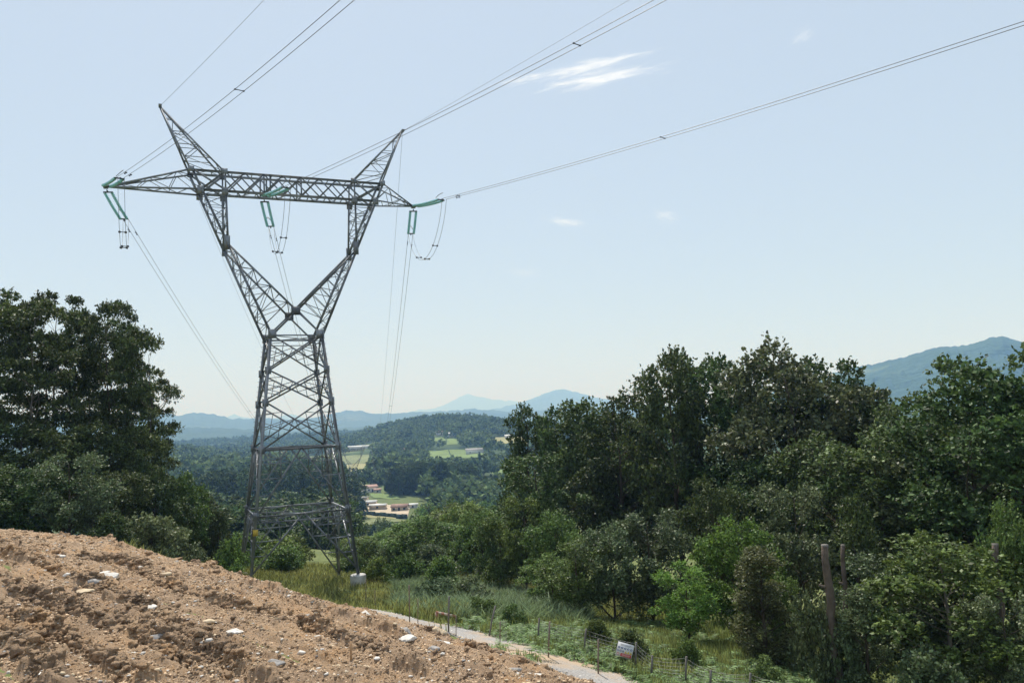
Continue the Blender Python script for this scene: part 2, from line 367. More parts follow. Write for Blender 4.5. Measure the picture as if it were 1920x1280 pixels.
# thin cirrus: streaks in the sky itself, given by direction
tc = nd(nt, 'ShaderNodeTexCoord')
def cirrus(px, py, px2, py2, width, dens, seed):
    a = Vector(ray(px, py)).normalized(); b2 = Vector(ray(px2, py2)).normalized(); c = ((a + b2) / 2).normalized()
    e1 = (b2 - a); L = e1.length / 2; e1 = (e1 - c * e1.dot(c)).normalized(); e2 = c.cross(e1)
    def dot(v, sc):
        n = nd(nt, 'ShaderNodeVectorMath', operation='DOT_PRODUCT'); n.inputs[1].default_value = v * sc
        nt.links.new(tc.outputs['Generated'], n.inputs[0]); return n.outputs['Value']
    u, v = dot(e1, 1 / L), dot(e2, 1 / width)
    cb = nd(nt, 'ShaderNodeCombineXYZ'); nt.links.new(u, cb.inputs[0]); nt.links.new(v, cb.inputs[1]); cb.inputs[2].default_value = seed
    no = nd(nt, 'ShaderNodeTexNoise'); no.inputs['Scale'].default_value = 1.0; no.inputs['Detail'].default_value = 9; no.inputs['Roughness'].default_value = .62; no.inputs['Distortion'].default_value = .5
    mp = nd(nt, 'ShaderNodeMapping'); mp.inputs['Scale'].default_value = (1.9, 1.5, 1); mp.inputs['Rotation'].default_value = (0, 0, .3)
    nt.links.new(cb.outputs[0], mp.inputs[0]); nt.links.new(mp.outputs[0], no.inputs['Vector'])
    ln = nd(nt, 'ShaderNodeVectorMath', operation='LENGTH'); cc = nd(nt, 'ShaderNodeCombineXYZ')
    nt.links.new(u, cc.inputs[0]); nt.links.new(v, cc.inputs[1]); nt.links.new(cc.outputs[0], ln.inputs[0])
    # density = noise - radial falloff
    mul = nd(nt, 'ShaderNodeMath', operation='MULTIPLY'); mul.inputs[1].default_value = .42; nt.links.new(ln.outputs['Value'], mul.inputs[0])
    sub = nd(nt, 'ShaderNodeMath', operation='SUBTRACT'); nt.links.new(no.outputs['Fac'], sub.inputs[0]); nt.links.new(mul.outputs[0], sub.inputs[1])
    mr = nd(nt, 'ShaderNodeMapRange', interpolation_type='SMOOTHSTEP'); mr.inputs['From Min'].default_value = .1; mr.inputs['From Max'].default_value = .55; mr.inputs['To Max'].default_value = dens
    nt.links.new(sub.outputs[0], mr.inputs['Value'])
    dc = dot(c, 1); gt = nd(nt, 'ShaderNodeMath', operation='GREATER_THAN'); gt.inputs[1].default_value = .5; nt.links.new(dc, gt.inputs[0])
    o = nd(nt, 'ShaderNodeMath', operation='MULTIPLY'); nt.links.new(gt.outputs[0], o.inputs[0]); nt.links.new(mr.outputs[0], o.inputs[1])
    return o.outputs[0]
colr = sky.outputs[0]
# pale summer veil mixed through the whole sky
mxv = nd(nt, 'ShaderNodeMix', data_type='RGBA'); mxv.inputs[0].default_value = .7; nt.links.new(colr, mxv.inputs[6]); mxv.inputs[7].default_value = (4.95, 5.7, 6.6, 1)
colr = mxv.outputs[2]
for a in ((940, 160, 1235, 98, .011, .9, 2.7), (975, 176, 1285, 118, .0115, .9, 8.2), (1015, 410, 1110, 424, .007, .5, 2.2), (1215, 400, 1280, 410, .009, .35, 5.1), (1480, 85, 1530, 50, .010, .25, 7.7), (940, 508, 1030, 515, .007, .15, 3.3)):
    mk = cirrus(*a)
    mx = nd(nt, 'ShaderNodeMix', data_type='RGBA'); nt.links.new(mk, mx.inputs[0]); nt.links.new(colr, mx.inputs[6])
    mx.inputs[7].default_value = (8.0, 8.2, 8.4, 1); colr = mx.outputs[2]
nt.links.new(colr, bg.inputs['Color'])
C.view_settings.view_transform = 'Standard'; C.view_settings.look = 'None'; C.view_settings.exposure = .2; C.view_settings.gamma = 1
C.cycles.volume_bounces = 1; C.cycles.max_bounces = 6; C.cycles.transparent_max_bounces = 8; C.cycles.diffuse_bounces = 2
C.cycles.volume_max_steps = 64

hz = MB(); hz.box((0, 0, 420), (94000, 94000, 1000)); hz.v[-1][:, 2] = np.where(hz.v[-1][:, 2] > 0, 760, -75)
hm = bpy.data.materials.new('haze_air'); hm.use_nodes = True; hn = hm.node_tree
hn.nodes.remove(hn.nodes['Principled BSDF'])
pv = nd(hn, 'ShaderNodeVolumePrincipled'); pv.inputs['Color'].default_value = (.30, .54, 1, 1); pv.inputs['Density'].default_value = 1.85e-4
pv.inputs['Anisotropy'].default_value = -.08; pv.inputs['Absorption Color'].default_value = (1, 1, 1, 1)
hn.links.new(pv.outputs[0], hn.nodes['Material Output'].inputs['Volume'])
link('haze', hz.me('haze', [hm]), kind='stuff')

# ------------------------------------------------------------------ ground
def build_ground():
    az = np.concatenate([np.arange(-180, -48, 4.0), np.arange(-48, 48, .4), np.arange(48, 180.1, 4.0)])
    rr = np.concatenate([[.01, 2, 4], np.exp(np.arange(math.log(6), math.log(45000), .022))])
    A, Rr = np.meshgrid(np.radians(az), rr)
    X, Y = Rr * np.sin(A), Rr * np.cos(A); Z = gz(X, Y)
    n, m = X.shape; idx = np.arange(n * m).reshape(n, m)
    Fq = np.stack([idx[:-1, :-1], idx[1:, :-1], idx[1:, 1:], idx[:-1, 1:]], -1).reshape(-1, 4)
    V = np.stack([X, Y, Z], -1).reshape(-1, 3)
    link('ground', mesh('ground', V, Fq[:, ::-1], [M['ground']], smooth=True), kind='structure')
build_ground()

# path centre line and half width, on the ground
def _at(px, py, R):
    d = ray(px, py); return np.array([d[0] * R, d[1] * R, gzf(d[0] * R, d[1] * R)])
PATH_R = [_at(640, 1118, 37.5), _at(700, 1136, 34.5), _at(780, 1154, 32.3)] + [hit(px, py) for px, py in ((860, 1176), (960, 1200), (1060, 1230), (1200, 1277), (1330, 1320), (1480, 1380))]
PATH_L = [_at(630, 1122, 36), _at(700, 1142, 33), _at(780, 1168, 30.3)] + [hit(px, py) for px, py in ((850, 1190), (930, 1222), (1010, 1248), (1110, 1283), (1220, 1330), (1350, 1400))]
def poly_resample(P, n):
    P = np.array(P)[:, :2]; d = np.r_[0, np.cumsum(np.linalg.norm(np.diff(P, axis=0), axis=1))]
    t = np.linspace(0, d[-1], n); return np.stack([np.interp(t, d, P[:, 0]), np.interp(t, d, P[:, 1])], -1)
def seg_dist(X, Y, P):
    """distance to a polyline, signed: positive on its left"""
    best = np.full(X.shape, 1e9); sg = np.zeros(X.shape)
    P = np.array(P)
    for a, b in zip(P[:-1], P[1:]):
        dx, dy = b[0] - a[0], b[1] - a[1]; L2 = dx * dx + dy * dy
        t = np.clip(((X - a[0]) * dx + (Y - a[1]) * dy) / L2, 0, 1)
        ex, ey = X - a[0] - t * dx, Y - a[1] - t * dy; d = np.hypot(ex, ey); k = d < best
        best = np.where(k, d, best); sg = np.where(k, np.sign(dx * ey - dy * ex), sg)
    return best, sg
pr, pl = poly_resample(PATH_R, 90), poly_resample(PATH_L, 90)
def build_path():
    V = []; k = 9
    for i in range(90):
        for j in range(k):
            t = j / (k - 1); w = 1.12
            wob = .10 * float(vnoise(np.array([i * .35]), np.array([j * .2 + 40]))[0])
            p = pr[i] + (pl[i] - pr[i]) * ((t - .5) * w + .5 + wob * (1 if j in (0, k - 1) else 0)); z = gzf(*p)
            V.append((p[0], p[1], z + .045 + .03 * math.sin(t * math.pi) - (.06 if j in (0, k - 1) else 0)))
    idx = np.arange(90 * k).reshape(90, k)
    Fq = np.stack([idx[:-1, :-1], idx[1:, :-1], idx[1:, 1:], idx[:-1, 1:]], -1).reshape(-1, 4)
    link('gravel_path', mesh('gravel_path', V, Fq, [M['gravel']], smooth=True), kind='structure')
build_path()

# ------------------------------------------------------------------ bare soil slope
RIDGES = [[(-60, 1085), (0, 1109), (120, 1148), (235, 1190), (339, 1237), (420, 1280)],
          [(15, 1044), (135, 1084), (262, 1146), (340, 1185), (437, 1245), (500, 1290)],
          [(157, 1051), (248, 1062), (303, 1106), (412, 1135), (485, 1150), (620, 1193), (700, 1230), (800, 1275)],
          [(200, 1020), (310, 1036), (383, 1069), (467, 1106), (560, 1134), (660, 1165), (760, 1205)],
          [(-40, 1150), (0, 1164), (100, 1200), (200, 1240), (270, 1280)],
          [(-30, 1190), (0, 1200), (75, 1248), (110, 1290)],
          [(200, 1180), (320, 1205), (430, 1250), (480, 1275)],
          [(640, 1110), (700, 1142), (790, 1178), (850, 1200), (940, 1235), (1010, 1256), (1080, 1285)]]
def _line(l):
    out = []
    for px, py in l:
        out.append(hit(px, py)[:2])
    return poly_resample(out, 24)
RW = [_line(l) for l in RIDGES]
def _pol(az, r): return (r * math.sin(R_(az)), r * math.cos(R_(az)))
SB = np.array([_pol(-70, 43.5), _pol(-45, 43.5), _pol(-33, 43), _pol(-26, 41.5), _pol(-20, 38.5), _pol(-15.5, 35)] + [tuple(p) for p in pl[6::3]] + [tuple(pl[-1])])
def soil_mask(X, Y):
    """1 on the worked soil, falling to 0 at the path edge"""
    d, s = seg_dist(X, Y, SB)
    e = d * s * -1
    # pl runs from far to near: the soil lies on its right
    return e
_test = hit(300, 1200); SGN = 1 if soil_mask(np.array([_test[0]]), np.array([_test[1]]))[0] > 0 else -1
def soil_h(X, Y):
    e = soil_mask(X, Y) * SGN + .35 * vnoise(X / 1.1, Y / 1.1, 5)
    m = np.clip(e / .8, 0, 1); m = m * m * (3 - 2 * m)
    h = .08 + .07 * fbm(X / 1.9, Y / 1.9, 3, 11) + .065 * fbm(X / .3, Y / .3, 4, 21, .7)
    cl = fbm(X / .55, Y / .55, 4, 31); rid = np.zeros(X.shape)
    for i, P in enumerate(RW):
        d, s = seg_dist(X + .5 * fbm(X / .9, Y / .9, 3, 50 + i, .6), Y + .5 * fbm(X / .9, Y / .9, 3, 70 + i, .6), P)
        amp = .22 + .2 * vnoise(X / 1.6, Y / 1.6, 90 + i) + .24 * vnoise(X / .4, Y / .4, 95 + i)
        amp = np.maximum(amp, 0.02) * (1 if i < 7 else .3); w = .22 if i < 7 else .6
        rid = np.maximum(rid, amp * np.exp(-(d / w) ** 2) - .05 * np.exp(-((d - .5) / .22) ** 2))
    h = h + rid * .8 + .16 * np.maximum(fbm(X / .21, Y / .21, 3, 33, .7), 0) * np.clip(rid * 7 + .12, 0, 1)
    # drill-like fine furrows along the slope
    u = X * .67 + Y * .74
    ph = u * 6.283 / 1.02 + 2.2 * vnoise(X / 2.5, Y / 2.5, 8) + 1.1 * vnoise(X / .6, Y / .6, 18)
    h = h + (.13 * np.maximum(np.sin(ph), 0) ** 3 - .09 * np.maximum(-np.sin(ph), 0) ** 5) * np.clip(.75 + 1.6 * vnoise(X / 1.2, Y / 1.2, 14), 0, 1.5)
    h = h + .014 * np.sin(u * 24 + 3 * vnoise(X, Y, 28)) * (.5 + vnoise(X / 2, Y / 2, 15))
    return m, h
def build_soil():
    az = np.radians(np.arange(-50, 12, .075)); rr = []
    r = 9.0
    while r < 47: rr.append(r); r += max(.04, r * .0019)
    A, Rr = np.meshgrid(az, np.array(rr)); X, Y = Rr * np.sin(A), Rr * np.cos(A)
    m, h = soil_h(X, Y); far = np.clip((46 - Rr) / 3, 0, 1)
    Z = gz(X, Y) - .35 + (h + .35) * m * far
    n, k = X.shape; idx = np.arange(n * k).reshape(n, k)
    Fq = np.stack([idx[:-1, :-1], idx[:-1, 1:], idx[1:, 1:], idx[1:, :-1]], -1).reshape(-1, 4)
    keep = (m * far).reshape(-1)[Fq].max(axis=1) > .001
    V = np.stack([X, Y, Z], -1).reshape(-1, 3); Fq = Fq[keep]
    used = np.unique(Fq); rm = np.zeros(len(V), int); rm[used] = np.arange(len(used))
    link('bare_soil', mesh('bare_soil', V[used], rm[Fq], [M['soil']]), kind='structure')
build_soil()
def soil_z(x, y):
    X, Y = np.atleast_1d(np.asarray(x, float)), np.atleast_1d(np.asarray(y, float))
    m, h = soil_h(X, Y); R = np.hypot(X, Y); far = np.clip((46 - R) / 3, 0, 1)
    return gz(X, Y) - .35 + (h + .35) * m * far, m

def icos():
    t = (1 + 5 ** .5) / 2
    v = np.array([(-1, t, 0), (1, t, 0), (-1, -t, 0), (1, -t, 0), (0, -1, t), (0, 1, t), (0, -1, -t), (0, 1, -t), (t, 0, -1), (t, 0, 1), (-t, 0, -1), (-t, 0, 1)], float)
    f = [(0, 11, 5), (0, 5, 1), (0, 1, 7), (0, 7, 10), (0, 10, 11), (1, 5, 9), (5, 11, 4), (11, 10, 2), (10, 7, 6), (7, 1, 8), (3, 9, 4), (3, 4, 2), (3, 2, 6), (3, 6, 8), (3, 8, 9), (4, 9, 5), (2, 4, 11), (6, 2, 10), (8, 6, 7), (9, 8, 1)]
    return v / np.linalg.norm(v[0]), np.array(f)
def subdiv(v, f):
    v = list(map(tuple, v)); cache = {}; nf = []
    def mid(a, b):
        k = (min(a, b), max(a, b))
        if k not in cache:
            p = (np.array(v[a]) + np.array(v[b])) / 2; p /= np.linalg.norm(p); v.append(tuple(p)); cache[k] = len(v) - 1
        return cache[k]
    for a, b, c in f:
        x, y, z = mid(a, b), mid(b, c), mid(c, a); nf += [(a, x, z), (b, y, x), (c, z, y), (x, y, z)]
    return np.array(v), np.array(nf)
I0 = icos(); I1 = subdiv(*I0); I2 = subdiv(*I1)
def rotm(n, rng):
    q = rng.normal(size=(n, 4)); q /= np.linalg.norm(q, axis=1)[:, None]; w, x, y, z = q.T
    return np.stack([1 - 2 * (y * y + z * z), 2 * (x * y - z * w), 2 * (x * z + y * w), 2 * (x * y + z * w), 1 - 2 * (x * x + z * z), 2 * (y * z - x * w), 2 * (x * z - y * w), 2 * (y * z + x * w), 1 - 2 * (x * x + y * y)], -1).reshape(n, 3, 3)
def scatter_rocks(P, size, base, rng, flat=.7, jag=.28):
    bv, bf = base; n = len(P); k = len(bv)
    rad = 1 + jag * rng.normal(size=(n, k)); sc = size[:, None] * np.stack([1 + .3 * rng.normal(size=n), 1 + .3 * rng.normal(size=n), flat + .15 * rng.normal(size=n)], -1)
    V = bv[None] * rad[..., None] * .5
    V = np.einsum('nij,nkj->nki', rotm(n, rng), V) * np.abs(sc)[:, None, :]
    V = V + P[:, None, :]
    Fq = bf[None] + (np.arange(n) * k)[:, None, None]
    return V.reshape(-1, 3), Fq.reshape(-1, 3)
def soil_points(n, rng, ridgy=.5, amin=-42, amax=9, rmin=13, rmax=42):
    out = []
    while sum(map(len, out)) < n:
        R = np.sqrt(rng.uniform(rmin ** 2, rmax ** 2, 60000)); a = np.radians(rng.uniform(amin, amax, 60000))
        X, Y = R * np.sin(a), R * np.cos(a); best = np.full(X.shape, 9.0)
        for i, P in enumerate(RW):
            d, s = seg_dist(X, Y, P[::3]); best = np.minimum(best, d if i < 7 else d * .45)
        e = soil_mask(X, Y) * SGN; p = np.where(best < .28, 1.0, (1 - ridgy) * (.4 + 1.2 * np.maximum(0, fbm(X / 1.5, Y / 1.5, 3, 77) + .2)))
        k = (rng.random(len(X)) < p) & (e > .35); out.append(np.stack([X, Y], -1)[k])
    XY = np.concatenate(out)[:n]; z, m = soil_z(XY[:, 0], XY[:, 1]); return np.c_[XY, z]
def build_rubble():
    rng = np.random.default_rng(3); N1 = 11000
    P = soil_points(N1, rng, .9); s = .03 + .13 * rng.random(N1) ** 5; big = s > .10
    P[:, 2] += s * .12
    V, Fq = scatter_rocks(P[~big], s[~big] * 1.15, I0, rng, .75, .26)
    link('small_soil_clods', mesh('small_soil_clods', V, Fq, [M['soil']]), kind='stuff')
    V, Fq = scatter_rocks(P[big], s[big] * 1.25, I1, rng, .8, .30)
    link('soil_clods', mesh('soil_clods', V, Fq, [M['soil']]), kind='stuff')
    N0 = 70000; O_ = (np.array([(1, 0, 0), (-1, 0, 0), (0, 1, 0), (0, -1, 0), (0, 0, 1), (0, 0, -1)], float), np.array([(0, 2, 4), (2, 1, 4), (1, 3, 4), (3, 0, 4), (2, 0, 5), (1, 2, 5), (3, 1, 5), (0, 3, 5)]))
    P = soil_points(N0, rng, .35, amax=10); s = .022 + .045 * rng.random(N0) ** 2; P[:, 2] += s * .1
    V, Fq = scatter_rocks(P, s * 1.3, O_, rng, .8, .2)
    link('soil_crumbs', mesh('soil_crumbs', V, Fq, [M['soil'], M['crumb']], np.repeat(rng.random(N0) < .4, 8).astype(int)), kind='stuff')
    N3 = 3400; P = soil_points(N3, rng, 1.0, amax=10); s = .05 + .12 * rng.random(N3) ** 2.8; P[:, 2] += s * .3
    V, Fq = scatter_rocks(P, s * 1.2, I1, rng, .85, .34)
    link('ridge_clods', mesh('ridge_clods', V, Fq, [M['soil']]), kind='stuff')
    N2 = 15000; P = soil_points(N2, rng, .25, amax=10); s = .02 + .075 * rng.random(N2) ** 4.2
    V, Fq = scatter_rocks(P, s * 1.25, I0, rng, .5, .25)
    mi = np.repeat(rng.choice([0, 1, 2], p=[.38, .2, .42], size=N2), 20)
    link('stone_chips', mesh('stone_chips', V, Fq, [M['paleRock'], M['greyRock'], M['tanRock']], mi), kind='stuff')
build_rubble()

ROCKS = [  # px, py, width px, height ratio, material, label
 (207, 1092, 34, .38, 'paleRock', 'flat white stone slab, widest of the pale slabs high on the bare soil'),
 (196, 1080, 22, .35, 'paleRock', 'white stone flake just uphill of the widest white slab'),
 (174, 1107, 24, .5, 'greyRock', 'blue-grey flat stone just below the white slabs on the soil'),
 (158, 1121, 26, .3, 'tanRock', 'thin cream coloured stone below the blue-grey flat stone'),
 (113, 1049, 14, .45, 'paleRock', 'small white stone on the upper left of the soil slope'),
 (126, 1093, 13, .6, 'paleRock', 'rounded pale stone beside a clod ridge left of the white slabs'),
 (122, 1136, 22, .4, 'paleRock', 'whitish broken stone in the middle left of the soil slope'),
 (286, 1154, 24, .5, 'paleRock', 'white angular stone in the centre of the tilled soil'),
 (312, 1082, 22, .4, 'tanRock', 'tan stone resting on the clod ridge above the white angular stone'),
 (388, 1173, 24, .35, 'tanRock', 'tan flat stone right of the centre of the soil slope'),
 (437, 1189, 36, .42, 'paleRock', 'large white flat stone low in the centre of the soil slope'),
 (439, 1208, 26, .38, 'paleRock', 'smaller white stone directly below the large white flat stone'),
 (288, 1208, 32, .38, 'greyRock', 'pale grey slab lying against a soil ridge low on the slope'),
 (517, 1252, 36, .45, 'greyRock', 'long dark grey rock low on the soil, right of two smaller grey rocks'),
 (492, 1254, 18, .7, 'greyRock', 'dark grey rock in the middle of the row of three grey rocks'),
 (475, 1252, 14, .8, 'greyRock', 'smallest dark grey rock at the left end of the row of three'),
 (686, 1162, 22, .65, 'paleRock', 'round whitish boulder near the crest of the soil below the pylon footing'),
 (757, 1190, 30, .6, 'greyRock', 'pointed grey boulder right of the whitish round boulder'),
 (770, 1211, 34, .35, 'paleRock', 'cream flat rock below the pointed grey boulder'),
 (822, 1196, 28, .6, 'tanRock', 'topmost rock of the rock heap beside the gravel path'),
 (815, 1208, 36, .4, 'greyRock', 'layered grey rock in the middle of the heap by the gravel path'),
 (836, 1212, 24, .5, 'paleRock', 'pale rock on the right side of the heap by the gravel path'),
 (815, 1226, 22, .5, 'greyRock', 'lowest grey rock of the heap by the gravel path'),
 (457, 1142, 12, .7, 'paleRock', 'small pale rock on the ridge near the top centre of the soil'),
 (580, 1178, 34, .35, 'greyRock', 'dark grey flat rock partly buried right of the centre of the soil'),
 (565, 1232, 18, .4, 'paleRock', 'white chip of stone near the thin wooden stake'),
 (1010, 1276, 26, .5, 'paleRock', 'white broken rock at the lower right edge of the soil'),
 (965, 1262, 24, .5, 'greyRock', 'bluish rock at the lower end of the soil bank by the path')]
def build_rocks():
    for i, (px, py, w, hr, mt, lab) in enumerate(ROCKS):
        rng = np.random.default_rng(100 + i); p = hit(px, py); R = math.hypot(p[0], p[1]); size = w / F * R
        V = I2[0] * (1 + .10 * rng.normal(size=(len(I2[0]), 1)))
        n = np.array([rng.normal(size=3) for _ in range(7)]); n /= np.linalg.norm(n, axis=1)[:, None]
        for q in n:                                             # cleave it into planes
            d = V @ q; V = V - np.maximum(d - .62, 0)[:, None] * q
        V = V * np.array([size * .55, size * .42, size * hr * .6])
        a = rng.uniform(-.5, .5); c, s = math.cos(a), math.sin(a); V = V @ np.array([[c, -s, 0], [s, c, 0], [0, 0, 1]]).T
        z = float(soil_z(p[0], p[1])[0][0])
        link('rock', mesh('rock', V, I2[1], [M[mt]]), None, lab, 'rock', 'loose rocks on the bare soil', None, (p[0], p[1], z + size * hr * .18))
build_rocks()

# ------------------------------------------------------------------ the pylon
TW = dict(cx=-16.5462, cy=60., cz=-10.8678, yaw=.414, H1=4.60, H2=9.147, HW=17.335, HC=19.171, HK=24.063, HB=28.15, HT=29.615, HP=34.353, HTip=28.09,
          aW=1.8194, ka=.1062, aK=4.698, xi=4.778, xtL=12.65, xtR=9.828, xp=9.11, bT=.7685)
def make_pylon(P, name, label, group, foot, loc, rz, full=True):
    root = empty(name, loc, label, 'pylon', group, rz)
    p = P; HW, HB, HT, HK, HC = p['HW'], p['HB'], p['HT'], p['HK'], p['HC']
    V = lambda *a: np.array(a, float)
    bd = lambda z: p['aW'] + (p['bT'] - p['aW']) * (z - HW) / (HT - HW)
    outx = lambda z: p['aW'] + (p['aK'] - p['aW']) * (z - HW) / (HK - HW)
    leg = lambda sx, sy, z: V(sx * (p['aW'] + p['ka'] * (HW - z)), sy * (p['aW'] + p['ka'] * (HW - z)), z)
    st = [M['steel']]
    k = 1 if full else .9
    def part(nm, mb, par=root): return link(nm, mb.me(nm, st), par)
    wl, wd, ws, wr = .195 * k, .105 * k, .062 * k, .042 * k
    # legs
    corners = [(-1, -1), (1, -1), (1, 1), (-1, 1)]
    for (sx, sy), zf in zip(corners, foot):
        m = MB(); h = V(-sx, 0, 0)
        m.angle(leg(sx, sy, zf), leg(sx, sy, HW + .1), wl, h)
        if full:
            for z in (p['H1'], p['H2'], 12.44, 14.77):                              # splice plates
                q = leg(sx, sy, z); m.box(q + V(0, sy * -.02, 0), (.42, .05, .55)); m.box(q + V(sx * -.02, 0, 0), (.05, .42, .55))
            if (sx, sy) in ((-1, 1), (1, -1)):
                for z in np.arange(zf + 1.5, HW, .38):
                    q = leg(sx, sy, z); m.bar(q, q + V(sx * .22, 0, 0), .025)
        part('leg', m)
        if full:
            f = MB(); q = leg(sx, sy, zf); f.lathe(q + V(0, 0, -1.35), [(.02, 0), (.58, 0), (.56, 1.28), (.53, 1.33), (.02, 1.35)], 20)
            o = link('concrete_footing', f.me('concrete_footing', [M['concrete']]), root)
    # body bracing
    m = MB(); lv = [p['H2'], 12.44, 14.77, HW]
    faces = [((-1, -1), (1, -1)), ((1, -1), (1, 1)), ((1, 1), (-1, 1)), ((-1, 1), (-1, -1))]
    for A, B in faces:
        nrm = V(A[0] + B[0], A[1] + B[1], 0) / 2
        for z0, z1 in zip(lv[:-1], lv[1:]):
            a0, b0, a1, b1 = leg(*A, z0), leg(*B, z0), leg(*A, z1), leg(*B, z1)
            m.angle(a0, b1, wd, nrm * 1.0); m.angle(b0 - nrm * .05, a1 - nrm * .05, wd, nrm)
            if full:
                for (u0, u1, w0, w1) in ((a0, a1, b0, b1), (b0, b1, a0, a1)):
                    dl, du = w1 - u0, w0 - u1                                       # diagonals leaving this leg
                    for t in (.22, .38):
                        m.angle(u0 + dl * t, u1 + du * t, wr, nrm)
                    m.angle(u0 + dl * .38, u0 + (u1 - u0) * .62 * .9, wr, nrm); m.angle(u1 + du * .38, u0 + (u1 - u0) * .4, wr, nrm)
                    m.angle(u0 + dl * .22, u0 + (u1 - u0) * .3, wr, nrm); m.angle(u1 + du * .22, u0 + (u1 - u0) * .75, wr, nrm)
    part('body_bracing', m)
    # rings and lower bracing
    for (zt, zb, nm) in ((p['H2'], p['H1'], 'middle_bracing'), (p['H1'], None, 'base_bracing')):
        r = MB(); m = MB()
        for (A, B) in faces:
            nrm = V(A[0] + B[0], A[1] + B[1], 0) / 2
            fa, fb = foot[corners.index(A)] + .35, foot[corners.index(B)] + .35
            za, zb2 = (zb, zb) if zb is not None else (fa, fb)
            ta, tb = leg(*A, zt), leg(*B, zt); mid = (ta + tb) / 2
            r.angle(ta, tb, wd * 1.15, nrm)
            for (q0, q1) in ((ta, leg(*A, za)), (tb, leg(*B, zb2))):
                m.angle(q1, mid, wd, nrm)
                dg = mid - q1; lg = q0 - q1; hor = mid - q0
                pts = [(q1 + dg * t, q1 + lg * t) for t in (.3, .55, .78)]
                for i, (pd, pl_) in enumerate(pts):
                    if full: m.angle(pd, pl_, ws if i != 1 else ws * 1.1, V(0, 0, 1))
                m.angle(q1 + dg * .55, q0, ws, nrm) if full else None
                m.angle(q1 + dg * .55, q0 + hor * .45, ws, nrm)
                m.angle(q1 + dg * .3, q1 + lg * .55, wr, nrm) if full else None
                m.angle(q1 + dg * .78, q0 + hor * .45, wr, nrm) if full else None
                if full: m.angle(q1 + dg * .78, q1 + lg * .95, wr, nrm)
        c = [leg(*q, zt) for q in corners]; mids = [(c[i] + c[(i + 1) % 4]) / 2 for i in range(4)]
        for i in range(4): r.angle(mids[i], mids[(i + 1) % 4], ws, V(0, 0, 1))
        if full and zb is None:
            cc = [leg(*q, zt - .45) for q in corners]
            for i in range(4): r.angle(cc[i], cc[(i + 1) % 4], ws, V(0, 0, 1)); r.angle(cc[i] * .99, mids[i] , wr, V(0, 0, 1))
        part('ring_frame', r); part(nm, m)
    # waist
    m = MB(); c = [leg(*q, HW) for q in corners]
    for i in range(4):
        m.angle(c[i], c[(i + 1) % 4], wd, V(0, 0, 1)); m.angle(c[i] - V(0, 0, .42), c[(i + 1) % 4] - V(0, 0, .42), ws, V(0, 0, 1))
    m.angle(c[0], c[2], ws, V(0, 0, 1)); m.angle(c[1] - V(0, 0, .1), c[3] - V(0, 0, .1), ws, V(0, 0, 1))
    part('waist_frame', m)
    def lattice(m, A0, A1, B0, B1, n, w, hz=True, cross=False):
        """bracing between two chords A0-A1 and B0-B1"""
        hint = np.cross(A1 - A0, B0 - A0); hint = hint / (np.linalg.norm(hint) + 1e-9)
        for i in range(n):
            t0, t1 = i / n, (i + 1) / n
            a0, a1, b0, b1 = A0 + (A1 - A0) * t0, A0 + (A1 - A0) * t1, B0 + (B1 - B0) * t0, B0 + (B1 - B0) * t1
            if cross: m.angle(a0, b1, w, hint); m.angle(b0 + hint * w * .6, a1 + hint * w * .6, w, hint)
            elif i % 2: m.angle(a0, b1, w, hint)
            else: m.angle(b0, a1, w, hint)
            if hz and i: m.angle(a0, b0, w, hint)
    plate = lambda m, q, w, h, sy: m.box(q + V(0, sy * .03, 0), (w * .82, .035, h * .82))
    # window arms
    for sx in (-1, 1):
        m = MB(); K = {}; 
        for sy in (-1, 1):
            wst, kn = V(sx * p['aW'], sy * p['aW'], HW), V(sx * p['aK'], sy * bd(HK), HK)
            cr_ = V(0, sy * bd(HC), HC); bo, bi = V(sx * outx(HB), sy * bd(HB), HB), V(sx * p['xi'], sy * bd(HB), HB)
            K[sy] = (wst, kn, cr_, bo, bi); h = V(0, sy, 0)
            m.angle(wst, kn, wl * .85, h); m.angle(kn, bo, wl * .8, h); m.angle(V(-sx * p['aW'], sy * p['aW'], HW), cr_, wl * .62, h); m.angle(cr_, kn, wl * .7, h); m.angle(kn, bi, wl * .7, h)
            n = 8
            for i in range(1, n):
                t = i / n; t2 = (i + 1) / n
                a = wst + (kn - wst) * t; b = cr_ + (kn - cr_) * t
                m.angle(a, b, wr, h)
                if i < n - 1:
                    a2 = wst + (kn - wst) * t2; b2 = cr_ + (kn - cr_) * t2
                    m.angle(*((b, a2) if i % 2 else (a, b2)), wr, h)
            m.angle(wst, cr_, ws, h) if False else None
            lattice(m, kn, bo, kn, bi, 6, wr)
            if full:
                plate(m, kn + V(0, 0, .1), .5, 1.25, sy); plate(m, cr_, .8, .78, sy)
                plate(m, wst + V(-sx * .1, 0, .1), .72, .82, sy)
                for q in (bo, bi): plate(m, q + V(0, 0, -.08), .55, .75, sy)
                for q in (V(sx * outx(HT), sy * p['bT'], HT), V(sx * p['xi'], sy * p['bT'], HT)): plate(m, q, .52, .5, sy)
                if sy == (-1 if sx > 0 else 1):
                    for t in np.arange(.03, 1, .03):
                        q = wst + (kn - wst) * t; m.bar(q, q + V(sx * .2, 0, 0), .022)
                        q = kn + (bo - kn) * t
                        if t * 2 % .1 < .06: m.bar(q, q + V(sx * .2, 0, 0), .022)
        a, b = K[-1], K[1]
        lattice(m, a[0], a[1], b[0], b[1], 10, wr); lattice(m, a[2], a[1], b[2], b[1], 8, wr)
        lattice(m, a[1], a[3], b[1], b[3], 6, wr); lattice(m, a[1], a[4], b[1], b[4], 5, wr)
        part('window_arm', m)
    # crossbeam
    m = MB(); xo, xot = outx(HB), outx(HT)
